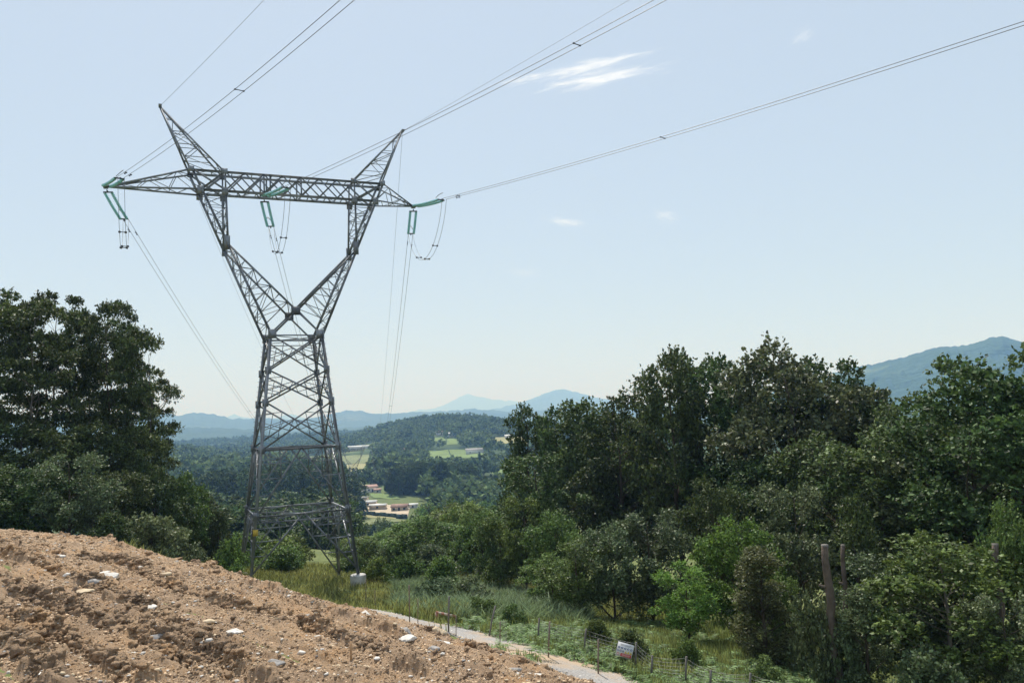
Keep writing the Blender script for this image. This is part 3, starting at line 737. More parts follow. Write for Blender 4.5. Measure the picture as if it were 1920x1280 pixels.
    for sy in (-1, 1):
        h = V(0, sy, 0); m.angle(V(-xo, sy * bd(HB), HB), V(xo, sy * bd(HB), HB), wl * .75, h); m.angle(V(-xot, sy * p['bT'], HT), V(xot, sy * p['bT'], HT), wl * .7, h)
        y0, y1 = sy * bd(HB), sy * p['bT']
        xs = np.linspace(-p['xi'], p['xi'], 8)
        for x0, x1 in zip(xs[:-1], xs[1:]):
            m.angle(V(x0, y0, HB), V(x1, y1, HT), wd * .85, h); m.angle(V(x1, y0 - sy * .06, HB), V(x0, y1 - sy * .06, HT), wd * .85, h)
        for x in (xs[2] , xs[2] + .45 if full else xs[3], xs[4], xs[0], xs[-1]): m.angle(V(x, y0, HB), V(x, y1, HT), wd, h)
        for sx in (-1, 1):
            m.angle(V(sx * xo, y0, HB), V(sx * p['xi'], y1, HT), wd * 1.2, h); m.angle(V(sx * p['xi'], y0, HB), V(sx * xot, y1, HT), wd * 1.2, h)
            m.angle(V(sx * xo, y0, HB), V(sx * xot, y1, HT), wl * .8, h)
    lattice(m, V(-xo, -bd(HB), HB), V(xo, -bd(HB), HB), V(-xo, bd(HB), HB), V(xo, bd(HB), HB), 10, wr * 1.2)
    lattice(m, V(-xot, -p['bT'], HT), V(xot, -p['bT'], HT), V(-xot, p['bT'], HT), V(xot, p['bT'], HT), 10, wr * 1.2)
    part('crossbeam', m)
    # outer crossarms and peaks
    for sx, L in ((-1, p['xtL']), (1, p['xtR'])):
        m = MB(); tip = V(sx * L, 0, p['HTip'])
        n = 5 if sx < 0 else 4
        tb = [V(sx * xot, sy * p['bT'], HT) for sy in (-1, 1)]; bb = [V(sx * xo, sy * bd(HB), HB) for sy in (-1, 1)]
        for q in tb + bb: m.angle(q, tip + (q - tip) * .02, wd * 1.05, V(0, 0, 1))
        for i in (0, 1):
            lattice(m, tb[i], tip + (tb[i] - tip) * .15, bb[i], tip + (bb[i] - tip) * .15, n, wr, hz=False)
        lattice(m, bb[0], tip, bb[1], tip, n + 3, wr, hz=False); lattice(m, tb[0], tip, tb[1], tip, n + 1, wr, hz=False)
        if full: m.box(tip, (.3, .5, .22))
        part('crossarm', m)
        m = MB(); pk = V(sx * p['xp'], 0, p['HP'])
        o_ = [V(sx * xot, sy * p['bT'], HT) for sy in (-1, 1)]; i_ = [V(sx * p['xi'], sy * p['bT'], HT) for sy in (-1, 1)]
        for q in o_ + i_: m.angle(q, pk, wd * 1.05, V(0, 1, 0))
        for i in (0, 1): lattice(m, o_[i], pk, i_[i], pk, 5, wr)
        lattice(m, o_[0], pk, o_[1], pk, 6, wr, hz=False); lattice(m, i_[0], pk, i_[1], pk, 6, wr, hz=False)
        if full: m.box(pk + V(0, 0, .02), (.22, .5, .14))
        part('earth_wire_peak', m)
    return root
def towpt(P, x, y, z):
    c, s = math.cos(P['yaw']), math.sin(P['yaw'])
    return np.array([P['cx'] + c * x - s * y, P['cy'] + s * x + c * y, P['cz'] + z])
feet = []
for sx, sy in [(-1, -1), (1, -1), (1, 1), (-1, 1)]:
    if (sx, sy) == (1, -1): feet.append(0.0); continue
    z = 0
    for _ in range(6):
        a = TW['aW'] + TW['ka'] * (TW['HW'] - z); q = towpt(TW, sx * a, sy * a, 0); z = gzf(q[0], q[1]) - TW['cz'] + .12
    feet.append(z)
pylon = make_pylon(TW, 'pylon', 'tall grey steel lattice pylon with a forked window top, nearest pylon on the grassy slope', None, feet, (TW['cx'], TW['cy'], TW['cz']), TW['yaw'])
# small yellow danger plate on the near left leg
m = MB(); q = np.array([-1, -1, 0.]) * (TW['aW'] + TW['ka'] * (TW['HW'] - 3.55)); m.box(q + np.array([.02, -.16, 3.55]), (.34, .02, .42))
mm, ntm, bb_ = mat('yellow_plate'); bb_.inputs['Base Color'].default_value = (.62, .42, .06, 1); bb_.inputs['Roughness'].default_value = .6
link('warning_plate', m.me('warning_plate', [mm]), pylon, 'small yellow warning plate')

# ------------------------------------------------------------------ lines
FPHI, FS, FC = -.18735, -.23937, .00035675
NEAR = {'L': (2.4605, -.1146, .0011826), 'C': (2.4497, -.0765, .00090), 'R': (2.4502, -.099, .00073), 'PL': (2.4511, -.0377, .00067), 'PR': (2.4499, -.0024, .00033)}
ATT = {'L': towpt(TW, -TW['xtL'], 0, TW['HTip']), 'C': towpt(TW, -1.95, 0, TW['HB'] - .05), 'R': towpt(TW, TW['xtR'], 0, TW['HTip']),
       'PL': towpt(TW, -TW['xp'], 0, TW['HP']), 'PR': towpt(TW, TW['xp'], 0, TW['HP'])}
TEND = 447.0
def lpt(P0, phi, s, c, t): return P0 + np.array([math.sin(phi) * t, math.cos(phi) * t, s * t + c * t * t])
def side(phi): return np.array([math.cos(phi), -math.sin(phi), 0.0])
PHN = {'L': 'left', 'C': 'middle', 'R': 'right'}
def bundle(P0, phi, s, c, t0, t1, rad, label, gap=.2, n=70, spac=()):
    root = empty('conductor_bundle', tuple(lpt(P0, phi, s, c, t0)), label, 'power line', 'twin conductors of the power line')
    base = np.array(root.location); ts = t0 + (t1 - t0) * np.linspace(0, 1, n) ** 1.6
    for e in (-1, 1):
        m = MB(); m.tube([lpt(P0, phi, s, c, t) + side(phi) * gap * e - base for t in ts], rad, 4)
        link('wire', m.me('wire', [M['alu']]), root)
    for t in spac:
        m = MB(); q = lpt(P0, phi, s, c, t) - base; m.bar(q - side(phi) * gap, q + side(phi) * gap, .03)
        for e in (-1, 1): m.box(q + side(phi) * gap * e, (.06, .06, .06))
        link('spacer', m.me('spacer', [M['darkfit']]), root)
    for e in (-1, 1):                                                              # vibration dampers
        m = MB(); q = lpt(P0, phi, s, c, t0 + 1.9 + .25 * e) - base + side(phi) * gap * e; d = np.array([math.sin(phi), math.cos(phi), s])
        m.bar(q + (0, 0, -.1) - d * .18, q + (0, 0, -.1) + d * .18, .03); m.box(q + (0, 0, -.1) - d * .2, (.08, .08, .07)); m.box(q + (0, 0, -.1) + d * .2, (.08, .08, .07)); m.bar(q, q - (0, 0, .1), .04)
        link('vibration_damper', m.me('vibration_damper', [M['darkfit']]), root)
def insulator(P0, phi, s, c, L, label, drop=.35):
    """double string of glass discs with yokes and an arcing horn"""
    d = np.array([math.sin(phi), math.cos(phi), s]); d /= np.linalg.norm(d); sd_ = side(phi)
    root = empty('insulator_string', tuple(P0), label, 'insulator', 'green glass insulator strings on the near pylon')
    n = 18; a0 = drop; pitch = (L - drop - .35) / n; sep = .24
    for e in (-1, 1):
        m = MB()
        for i in range(n):
            q = d * (a0 + pitch * (i + .5)) + sd_ * sep * e + np.array([0, 0, -.06 * math.sin(math.pi * i / n)])
            m.lathe(q, [(.02, pitch * .5), (.05, pitch * .42), (.055, .02), (.11, -.01), (.115, -.03), (.05, -.035), (.02, -pitch * .5)], 10, 0, d)
        link('disc_string', m.me('disc_string', [M['glass']], True), root)
    for a in (a0 - .05, L - .32):
        m = MB(); m.bar(d * a - sd_ * (sep + .08), d * a + sd_ * (sep + .08), .09, .05); m.bar(d * a, d * (a + (.3 if a > 1 else -.3)), .07)
        link('yoke', m.me('yoke', [M['darkfit']]), root)
    m = MB(); q = d * (L - .3)
    arc = [q + d * (-.1 - .55 * math.sin(t)) * 1 + np.array([0, 0, 1]) * (.55 * (1 - math.cos(t)) * .55) + sd_ * .25 * math.cos(t) for t in np.linspace(0, math.pi, 12)]
    m.tube(arc, .025, 6); link('arcing_horn', m.me('arcing_horn', [M['wire']]), root)
IL = 4.3
ends = {}
for k in 'LCR':
    ph, s, c = NEAR[k]
    insulator(ATT[k], ph, s, c, IL, 'near-side green glass insulator string at the %s' % {'L': 'left crossarm tip of the near pylon', 'C': 'middle of the crossbeam', 'R': 'right crossarm tip of the near pylon'}[k], .3)
    insulator(ATT[k] + np.array([0, 0, -.12]), FPHI, FS - .02, FC, IL + .5, 'green glass insulator string %s, pulled towards the valley' % {'L': 'hanging under the left crossarm tip', 'C': 'hanging under the middle of the crossbeam', 'R': 'hanging under the right crossarm tip'}[k], .6)
    lab = 'twin conductor wires rising from the %s phase of the near pylon' % PHN[k]
    bundle(ATT[k], ph, s, c, IL, 150, .0165, lab, spac=(26,) if k != 'C' else (34,))
    lab = 'twin conductor wires descending from the %s phase of the pylon into the valley' % PHN[k]
    bundle(ATT[k], FPHI, FS, FC, IL + .5, TEND - 3, .0165, lab, n=90, spac=(70, 150, 240))
    # jumper loop
    A = lpt(ATT[k], ph, s, c, IL + .1); B = lpt(ATT[k], FPHI, FS, FC, IL + .6)
    root = empty('jumper_loop', tuple(A), 'hanging jumper loop of two wires under the %s phase of the near pylon' % PHN[k], 'jumper', 'jumper loops of the near pylon')
    for e in (-1, 1):
        a_, b_ = A + side(ph) * .2 * e, B + side(FPHI) * .2 * -e; pts = []
        for t in np.linspace(0, 1, 22):
            q = a_ + (b_ - a_) * t; q[2] -= 3.4 * (4 * t * (1 - t)) ** .75; pts.append(q - A)
        m = MB(); m.tube(pts, .015, 4); link('wire', m.me('wire', [M['alu']]), root)
        if e < 0: first = pts
    for i in (6, 11, 16):
        m = MB(); m.bar(first[i], pts[i], .045); m.box(first[i], (.12, .12, .12)); m.box(pts[i], (.12, .12, .12)); link('spacer', m.me('spacer', [M['darkfit']]), root)
for k, w in (('PL', 'left'), ('PR', 'right')):
    ph, s, c = NEAR[k]
    m = MB(); base = ATT[k]
    m.tube([lpt(base, ph, s, c, t) - base for t in np.linspace(0, 150, 50)], .012, 4)
    link('earth_wire', m.me('earth_wire', [M['alu']]), None, 'thin single earth wire rising from the %s peak of the near pylon' % w, 'earth wire', 'earth wires of the power line', None, tuple(base))
    m = MB(); m.tube([lpt(base, FPHI, FS, FC, t) - base for t in np.linspace(0, TEND, 70)], .012, 4)
    link('earth_wire', m.me('earth_wire', [M['alu']]), None, 'thin single earth wire descending from the %s peak of the near pylon into the valley' % w, 'earth wire', 'earth wires of the power line', None, tuple(base))
T2 = dict(TW); q = lpt(ATT['C'], FPHI, FS, FC, TEND)
T2['cx'], T2['cy'], T2['cz'], T2['yaw'] = q[0], q[1], q[2] - T2['HB'], -FPHI
g2 = gzf(q[0], q[1]) - T2['cz']
make_pylon(T2, 'pylon', 'small distant lattice pylon standing in the valley floor beyond the near pylon', None, [g2] * 4, (T2['cx'], T2['cy'], T2['cz']), T2['yaw'], full=False)

# ------------------------------------------------------------------ far hills
def hills(name, R0, W0, sky, mt, noise=.12, foot=-72, seed=1, nscale=1.0, rows=40, step=.1):
    """a real range: foot, slopes and crest round the profile of its skyline"""
    pts = [azt(px, py) for px, py in sky]; a = np.degrees([p[0] for p in pts]); el = np.array([p[1] for p in pts])
    az = np.arange(a[0], a[-1] + .01, step); crest = np.interp(az, a, el) * R0
    crest = crest + fbm(az * 3.1 * nscale, az * 0 + seed, 4, seed) * R0 * .0016
    t = np.linspace(-1, 1, rows * 2 + 1); T, A = np.meshgrid(t, az, indexing='ij'); Cr = np.broadcast_to(crest, T.shape)
    prof = np.cos(np.clip(np.abs(T), 0, 1) * math.pi / 2) ** 1.4
    Rr = R0 + T * W0; X, Y = Rr * np.sin(np.radians(A)), Rr * np.cos(np.radians(A))
    sc_ = R0 * .06 / nscale; nz = fbm(X / sc_, Y / sc_, 5, seed + 5) * noise * (Cr - foot) * 2.2 * (1 - prof ** 3) * prof
    Z = foot + (Cr - foot) * prof + nz; Z = np.minimum(Z, foot + (Cr - foot) * (1 - .04 * np.abs(T)))
    end = np.clip(np.minimum(A - az[0], az[-1] - A) / 1.5, 0, 1); Z = np.maximum(foot + (Z - foot) * end, foot)
    n, k = T.shape; idx = np.arange(n * k).reshape(n, k)
    Fq = np.stack([idx[:-1, :-1], idx[:-1, 1:], idx[1:, 1:], idx[1:, :-1]], -1).reshape(-1, 4)
    link(name, mesh(name, np.stack([X, Y, Z], -1).reshape(-1, 3), Fq, [mt], smooth=True), kind='structure')
M['hillfar'] = hillmat('far_hill', .0012, (.035, .06, .035), (.06, .09, .04), (.12, .14, .08))
M['hillnear'] = hillmat('near_hill', .0022, (.028, .055, .028), (.045, .08, .036), (.13, .17, .08))
hills('mountain', 24500, 4500, [(600, 790), (700, 785), (740, 779), (780, 769), (815, 766), (845, 753), (862, 743), (875, 738), (890, 741), (915, 747), (960, 752), (1010, 757), (1100, 768), (1200, 775), (1300, 785)], M['hillfar'], .1, seed=2)
hills('mountain', 22000, 3500, [(240, 800), (380, 792), (420, 785), (440, 776), (455, 781), (480, 786), (515, 783), (545, 775), (570, 783), (620, 792), (700, 800)], M['hillfar'], .1, seed=12)
hills('hills', 13500, 3000, [(760, 800), (850, 786), (890, 775), (930, 766), (970, 757), (1000, 747), (1025, 735), (1045, 730), (1065, 731), (1090, 737), (1115, 744), (1150, 752), (1250, 762), (1400, 775), (1500, 790)], M['hillfar'], .14, seed=3)
hills('hills', 8200, 2300, [(-700, 850), (-300, 800), (0, 785), (200, 780), (280, 778), (300, 775), (312, 774), (328, 779), (345, 777), (365, 774), (395, 775), (415, 780), (435, 785), (470, 784), (520, 785), (560, 787), (600, 781), (640, 771), (660, 769), (680, 771), (700, 775), (760, 774), (800, 771), (850, 769), (890, 766), (960, 771), (1000, 769), (1100, 765), (1300, 760), (1700, 745), (2100, 740)], M['hillfar'], .16, seed=4)
hills('hills', 5200, 1300, [(-400, 860), (200, 815), (280, 812), (330, 804), (370, 800), (400, 801), (430, 803), (480, 805), (530, 812), (580, 806), (640, 802), (700, 799), (760, 800), (830, 792), (900, 787), (960, 786), (1040, 790), (1200, 790)], M['hillfar'], .16, seed=5)
hills('mountain', 4300, 1500, [(1330, 770), (1450, 735), (1560, 700), (1615, 687), (1650, 681), (1700, 668), (1725, 660), (1760, 652), (1810, 648), (1840, 641), (1860, 633), (1880, 631), (1900, 636), (1920, 643), (1960, 655), (2060, 690), (2250, 735), (2400, 780)], M['hillnear'], .16, seed=6, nscale=1.6)

# ------------------------------------------------------------------ fields of the valley
M['fieldgreen'] = simple('meadow', (.15, .205, .075), .95, 0, .18, .02, .1)
M['fielddry'] = simple('dry_field', (.27, .26, .13), .95, 0, .18, .02, .1)
M['fieldolive'] = simple('olive_field', (.17, .19, .09), .95, 0, .2, .03, .1)
FIELDS = [([(640, 855), (692, 852), (695, 868), (640, 870)], 'fieldolive'), ([(640, 871), (693, 869), (690, 884), (640, 884)], 'fielddry'),
          ([(798, 846), (840, 843), (846, 858), (800, 860)], 'fieldgreen'), ([(842, 843), (902, 843), (908, 858), (850, 860)], 'fieldgreen'),
          ([(922, 820), (990, 818), (992, 831), (926, 831)], 'fielddry'), ([(893, 878), (935, 878), (972, 890), (955, 897)], 'fieldgreen'),
          ([(648, 966), (700, 962), (765, 978), (650, 988)], 'fieldolive'), ([(675, 962), (745, 966), (742, 974), (690, 972)], 'fielddry'),
          ([(812, 821), (833, 819), (836, 826), (812, 827)], 'fieldgreen'), ([(838, 823), (862, 823), (862, 832), (838, 834)], 'fieldgreen'),
          ([(450, 856), (472, 856), (472, 861), (450, 861)], 'fieldgreen'), ([(690, 926), (745, 926), (750, 936), (700, 934)], 'fieldgreen'),
          ([(560, 858), (630, 852), (632, 864), (562, 866)], 'fieldolive'), ([(505, 848), (560, 845), (560, 851), (505, 853)], 'fielddry')]
FPOLY = []
def build_fields():
    for fi, (q, mt) in enumerate(FIELDS):
        c = [hit(*p, rmin=200)[:2] for p in q]; n = 14; V = []
        FPOLY.append(np.array(c))
        for i in range(n):
            for j in range(n):
                u, v = i / (n - 1), j / (n - 1)
                p = (c[0] * (1 - u) + c[1] * u) * (1 - v) + (c[3] * (1 - u) + c[2] * u) * v
                V.append((p[0], p[1], gzf(*p) + (.35 if fi != 7 else .5)))
        idx = np.arange(n * n).reshape(n, n)
        Fq = np.stack([idx[:-1, :-1], idx[1:, :-1], idx[1:, 1:], idx[:-1, 1:]], -1).reshape(-1, 4)
        link('field', mesh('field', V, Fq, [M[mt]], smooth=True), kind='structure')
build_fields()
def infield(x, y, grow=1.04):
    r = np.zeros(np.shape(x), bool)
    for P in FPOLY:
        c = P.mean(0); Q = c + (P - c) * grow; s = None; ok = np.ones(np.shape(x), bool)
        for a, b in zip(Q, np.roll(Q, -1, axis=0)):
            cr_ = (b[0] - a[0]) * (y - a[1]) - (b[1] - a[1]) * (x - a[0]); s0 = np.sign((b[0] - a[0]) * (c[1] - a[1]) - (b[1] - a[1]) * (c[0] - a[0]))
            ok &= (cr_ * s0 >= 0)
        r |= ok
    return r

# ------------------------------------------------------------------ trees
def leafquads(rng, Cn, out, L, Wd, droop=0., up=.6):
    n = len(Cn); a = out * .6 + rng.normal(size=(n, 3)) * .7; a[:, 2] -= droop; a /= np.linalg.norm(a, axis=1)[:, None] + 1e-9
    nr = rng.normal(size=(n, 3)) * .75; nr[:, 2] += up; b = np.cross(a, nr); b /= np.linalg.norm(b, axis=1)[:, None] + 1e-9
    s = (.65 + .7 * rng.random(n))[:, None]
    V = np.stack([Cn - a * L * s / 2, Cn + b * Wd * s / 2, Cn + a * L * s / 2, Cn - b * Wd * s / 2], 1).reshape(-1, 3)
    return V, np.arange(n * 4).reshape(n, 4)
def sprigs(rng, Cc, rc, n, flat=.8, per=9, jit=.13, shell=.35, slen=.6, zb=.25):
    w = rc ** 2; ns = max(1, n // per); i = rng.choice(len(Cc), ns, p=w / w.sum())
    d = rng.normal(size=(ns, 3)); d[:, 2] += zb; d /= np.linalg.norm(d, axis=1)[:, None]
    base = Cc[i] + d * (rc[i] * (shell + .35 * rng.random(ns)))[:, None] * np.array([1, 1, flat])
    sd_ = d + .55 * rng.normal(size=(ns, 3)) * .8 + np.array([0, 0, .25]); sd_ /= np.linalg.norm(sd_, axis=1)[:, None]
    ln = rc[i] * slen * (.5 + .9 * rng.random(ns))
    t = rng.random((ns, per)); P = base[:, None] + sd_[:, None] * (ln[:, None] * t)[..., None] + rng.normal(size=(ns, per, 3)) * jit * (1.15 - t)[..., None]
    return P.reshape(-1, 3), np.repeat(sd_, per, 0)
def woody(m, trunk, rad, clC, clR, rng, sides=5, every=1):
    m.tube(trunk, rad, 8 if sides > 4 else 6)
    tz = trunk[:, 2]
    for i in range(0, len(clC), every):
        c = clC[i]; hd = math.hypot(c[0], c[1]); z0 = np.clip(c[2] - hd * rng.uniform(.5, 1.0) - .3, tz[0] + .12 * tz[-1], tz[-1] * .97)
        s = np.array([np.interp(z0, tz, trunk[:, k]) for k in range(3)]); r0 = np.interp(z0, tz, rad) * rng.uniform(.3, .5)
        mid = s + (c - s) * .5 + rng.normal(size=3) * .12 * np.linalg.norm(c - s) * np.array([1, 1, .4]); mid[2] -= .08 * hd
        t = np.linspace(0, 1, 6)[:, None]; P = (1 - t) ** 2 * s + 2 * t * (1 - t) * mid + t ** 2 * c
        m.tube(P, np.linspace(r0, max(.012, r0 * .18), 6), 4 if sides < 6 else 5, cap=False)
def crown_clumps(rng, n, W_, z0, z1, rfrac, shape='oak', mind=.5):
    """uneven set of clumps filling a crown"""
    Cc, Rc = [], []; H = z1 - z0; tries = 0
    lob = rng.uniform(.75, 1.2, 7)
    while len(Cc) < n and tries < n * 60:
        tries += 1; z = rng.random(); a = rng.uniform(0, 2 * math.pi)
        lb = lob[int(a / 2 / math.pi * 7) % 7]
        if shape == 'oak': pr = .55 + .45 * (z / .45) ** .7 if z < .45 else math.sqrt(max(0, 1 - ((z - .45) / .62) ** 2))
        elif shape == 'dome': pr = math.sqrt(max(0, 1 - z * z)) * .95 + .05
        elif shape == 'euc': pr = .45 + .55 * z ** .8 if z < .88 else .75
        elif shape == 'col': pr = .8 * (1 - .5 * z ** 3)
        elif shape == 'cone': pr = (1 - z) ** .7 + .12
        rr = math.sqrt(rng.uniform(.06, 1)) * pr * lb * W_ / 2
        p = np.array([rr * math.cos(a), rr * math.sin(a), z0 + z * H]); r = rfrac * W_ * rng.uniform(.65, 1.35)
        if any(np.linalg.norm((p - q) * np.array([1, 1, 1.3])) < mind * (r + s) for q, s in zip(Cc, Rc)): continue
        Cc.append(p); Rc.append(r)
    return np.array(Cc), np.array(Rc)
VAR = {}
def make_variant(key, seed, H, W_, z0f, n_cl, rfrac, shape, nleaf, L, Wd, trunk_r, flat=.8, droop=0, up=.6, per=9, jit=.13, mind=.5, wood=True, every=1, slen=.6, lean=.06, shell=.35, zb=.25):
    rng = np.random.default_rng(seed); Cc, Rc = crown_clumps(rng, n_cl, W_, H * z0f, H - rfrac * W_ * .8, rfrac, shape, mind)
    P, O = sprigs(rng, Cc, Rc, nleaf, flat, per, jit, shell, slen, zb)
    V, Fq = leafquads(rng, P, O, L, Wd, droop, up); crown = mesh(key + '_crown', V, Fq, [M['oak']])
    tr = None
    if wood:
        m = MB(); k = 9; zt = np.linspace(-.5, H * (.9 if shape != 'dome' else .6), k)
        wander = np.cumsum(rng.normal(size=(k, 2)) * lean * H / k, axis=0); wander -= wander[0]
        tk = np.c_[wander, zt]; rad = trunk_r * (1 - .85 * np.linspace(0, 1, k) ** 1.1); rad[0] *= 1.25
        woody(m, tk, rad, Cc, Rc, rng, 6 if trunk_r > .12 else 4, every); tr = m.me(key + '_trunk', [M['bark']], True)
    VAR[key] = (crown, tr, H, W_)
for i in range(5): make_variant('oak%d' % i, 20 + i, 15, 8.5, .2, 44, .115, 'oak', 19000, .24, .155, .21, .7, mind=.62, shell=.42, slen=.62, per=11, up=1.1, zb=.55)
for i in range(4): make_variant('small%d' % i, 40 + i, 7, 5, .2, 34, .12, 'oak', 18000, .15, .095, .10, .75, mind=.55, jit=.09, slen=.7, up=1.1, zb=.5, shell=.42)
for i in range(5): make_variant('euc%d' % i, 60 + i, 24, 10, .42, 24, .15, 'euc', 15000, .36, .14, .2, .34, droop=.2, mind=.8, jit=.15, slen=.4, shell=.5, lean=.09, zb=.8, up=1.5)
for i in range(4): make_variant('bush%d' % i, 80 + i, 3, 3.6, .06, 26, .15, 'dome', 7500, .17, .10, .05, .85, mind=.38, jit=.09)
make_variant('ivy0', 95, 8, 3.6, .02, 60, .13, 'col', 19000, .13, .08, .12, 1.0, mind=.3, jit=.1, droop=.3)
make_variant('ivy1', 96, 6, 3.0, .1, 34, .14, 'col', 10000, .13, .09, .10, .9, mind=.4, jit=.1)
for i in range(3): make_variant('midtree%d' % i, 110 + i, 9, 8, .1, 26, .15, 'oak', 2600, .62, .42, .16, .85, per=7, jit=.4, every=4)
for i in range(3): make_variant('pine%d' % i, 120 + i, 28, 8.5, .05, 40, .13, 'oak', 2300, 1.1, .65, .25, .8, per=6, jit=.55, every=5)
for i in range(3): make_variant('hedge%d' % i, 130 + i, 4, 4.5, .02, 16, .18, 'dome', 1300, .42, .3, .06, .9, per=6, jit=.25, wood=False)
NT = {}
def place(key, px, R, top, w, mt, label, name='tree', cat='tree', group=None, H=None, base=None, bark=None, tilt=0):
    """stand a tree on the ground at distance R so that its crown reaches the given height"""
    d = ray(px, top); x, y = d[0] * R, d[1] * R
    for _ in range(3):
        z = gzf(x, y); zt = ray(px, top)[2] * R
        midpy = top if H is None else None
        if midpy is None: break
        pb = proj((x, y, z)); pm = (top + pb[1]) / 2; d = ray(px, pm); x, y = d[0] * R, d[1] * R
    h = H if H is not None else max(zt - z, 1.0)
    crown, tr, Hn, Wn = VAR[key]; sx = (w / F * R) / Wn; sz = h / Hn
    root = bpy.data.objects.new(name, None); COL.objects.link(root); root.empty_display_size = .2
    root.location = (x, y, z); root.rotation_euler = (tilt * .5, tilt, random.uniform(0, 6.283)); root.scale = (sx, sx, sz)
    root['label'] = label; root['category'] = cat
    if group: root['group'] = group
    for nm, me, m_ in (('crown', crown, M[mt]), ('trunk', tr, M[bark or 'bark'])):
        if me is None: continue
        o = bpy.data.objects.new(nm, me); COL.objects.link(o); o.parent = root
        o.material_slots[0].link = 'OBJECT'; o.material_slots[0].material = m_
    return root
GL = 'tall gum trees of the dark stand on the left'
EUC = [(-75, 66, 520, 210, 0, 'gum tree mostly cut off by the left edge of the photo'), (-5, 72, 536, 170, 1, 'gum tree at the left edge with its crown top beside the sky'),
       (62, 66, 548, 160, 2, 'gum tree second from the left edge, with a broad flat crown'), (118, 70, 541, 150, 3, 'tallest gum tree in the middle of the left stand'),
       (172, 74, 553, 140, 4, 'gum tree right of the tallest one with sky showing between its limbs'), (212, 67, 566, 120, 0, 'gum tree with a sloping crown in the right half of the stand'),
       (246, 71, 596, 130, 2, 'gum tree with a thin open crown near the right end of the stand'), (276, 65, 622, 120, 1, 'outermost gum tree whose branches reach right towards the pylon'),
       (296, 69, 700, 100, 3, 'short dark gum tree below the outermost spreading branches'),
       (100, 88, 640, 190, 0, 'gum tree standing behind the tallest one in the stand'),
       (235, 82, 720, 130, 3, 'dark gum tree deep behind the right end of the stand')]
for px, R, top, w, v, lab in EUC: place('euc%d' % v, px, R, top, w, 'euc', 'tall ' + lab, 'gum_tree', 'tree', GL, bark='palebark' if v in (2, 4) else 'bark')
UND = [('oak0', -40, 62, 790, 170, 'euc', 'dark leafy tree low at the left edge under the gum trees'), ('oak1', 40, 64, 790, 170, 'euc', 'dark leafy tree under the second gum tree from the left'),
       ('oak2', 118, 62, 800, 160, 'euc', 'dark round tree under the tallest gum tree'), ('oak3', 190, 63, 790, 150, 'euc', 'dark leafy tree under the right half of the gum stand'),
       ('oak4', 255, 62, 800, 120, 'euc', 'dark leafy tree under the right end of the gum stand'), ('small0', 130, 54, 850, 130, 'oakgrey', 'grey-green tree in front of the dark gum stand'),
       ('small1', 60, 55, 880, 120, 'oak', 'small dark tree near the left edge behind the soil crest'), ('ivy1', 172, 52, 930, 50, 'oakgrey', 'pale narrow shrub right of the short wooden stake on the soil crest'),
       ('small2', 225, 56, 880, 110, 'euc', 'dark small tree left of the pale bush below the gum stand'), ('small3', 290, 60, 868, 110, 'oak', 'dark green tree at the right foot of the gum stand'),
       ('bush0', 285, 52, 950, 110, 'oakgrey', 'large pale grey-green bush rising behind the soil crest'), ('bush1', 335, 54, 985, 80, 'oakgrey', 'low pale bush right of the large pale one'),
       ('small1', 345, 62, 888, 95, 'mid', 'mid green tree sloping down from the gum stand'), ('small0', 375, 66, 925, 75, 'oak', 'dark cone shaped tree left of the pylon foot'),
       ('small2', 408, 64, 950, 60, 'euc', 'darkest narrow tree just left of the pylon foot'), ('bush2', 435, 60, 1008, 60, 'mid', 'light green bush beside the left pylon legs'),
       ('small3', -30, 55, 860, 130, 'euc', 'dark small tree cut by the left edge behind the soil'), ('bush3', 205, 50, 958, 80, 'euc', 'dark low bush between the pale shrub and the pale bush')]
for k, px, R, top, w, mt, lab in UND: place(k, px, R, top, w, mt, lab, 'shrub' if k[:4] in ('bush', 'ivy1') else 'tree', 'shrub' if k[:4] in ('bush', 'ivy1') else 'tree')
GR = 'trees of the dark wood on the right'
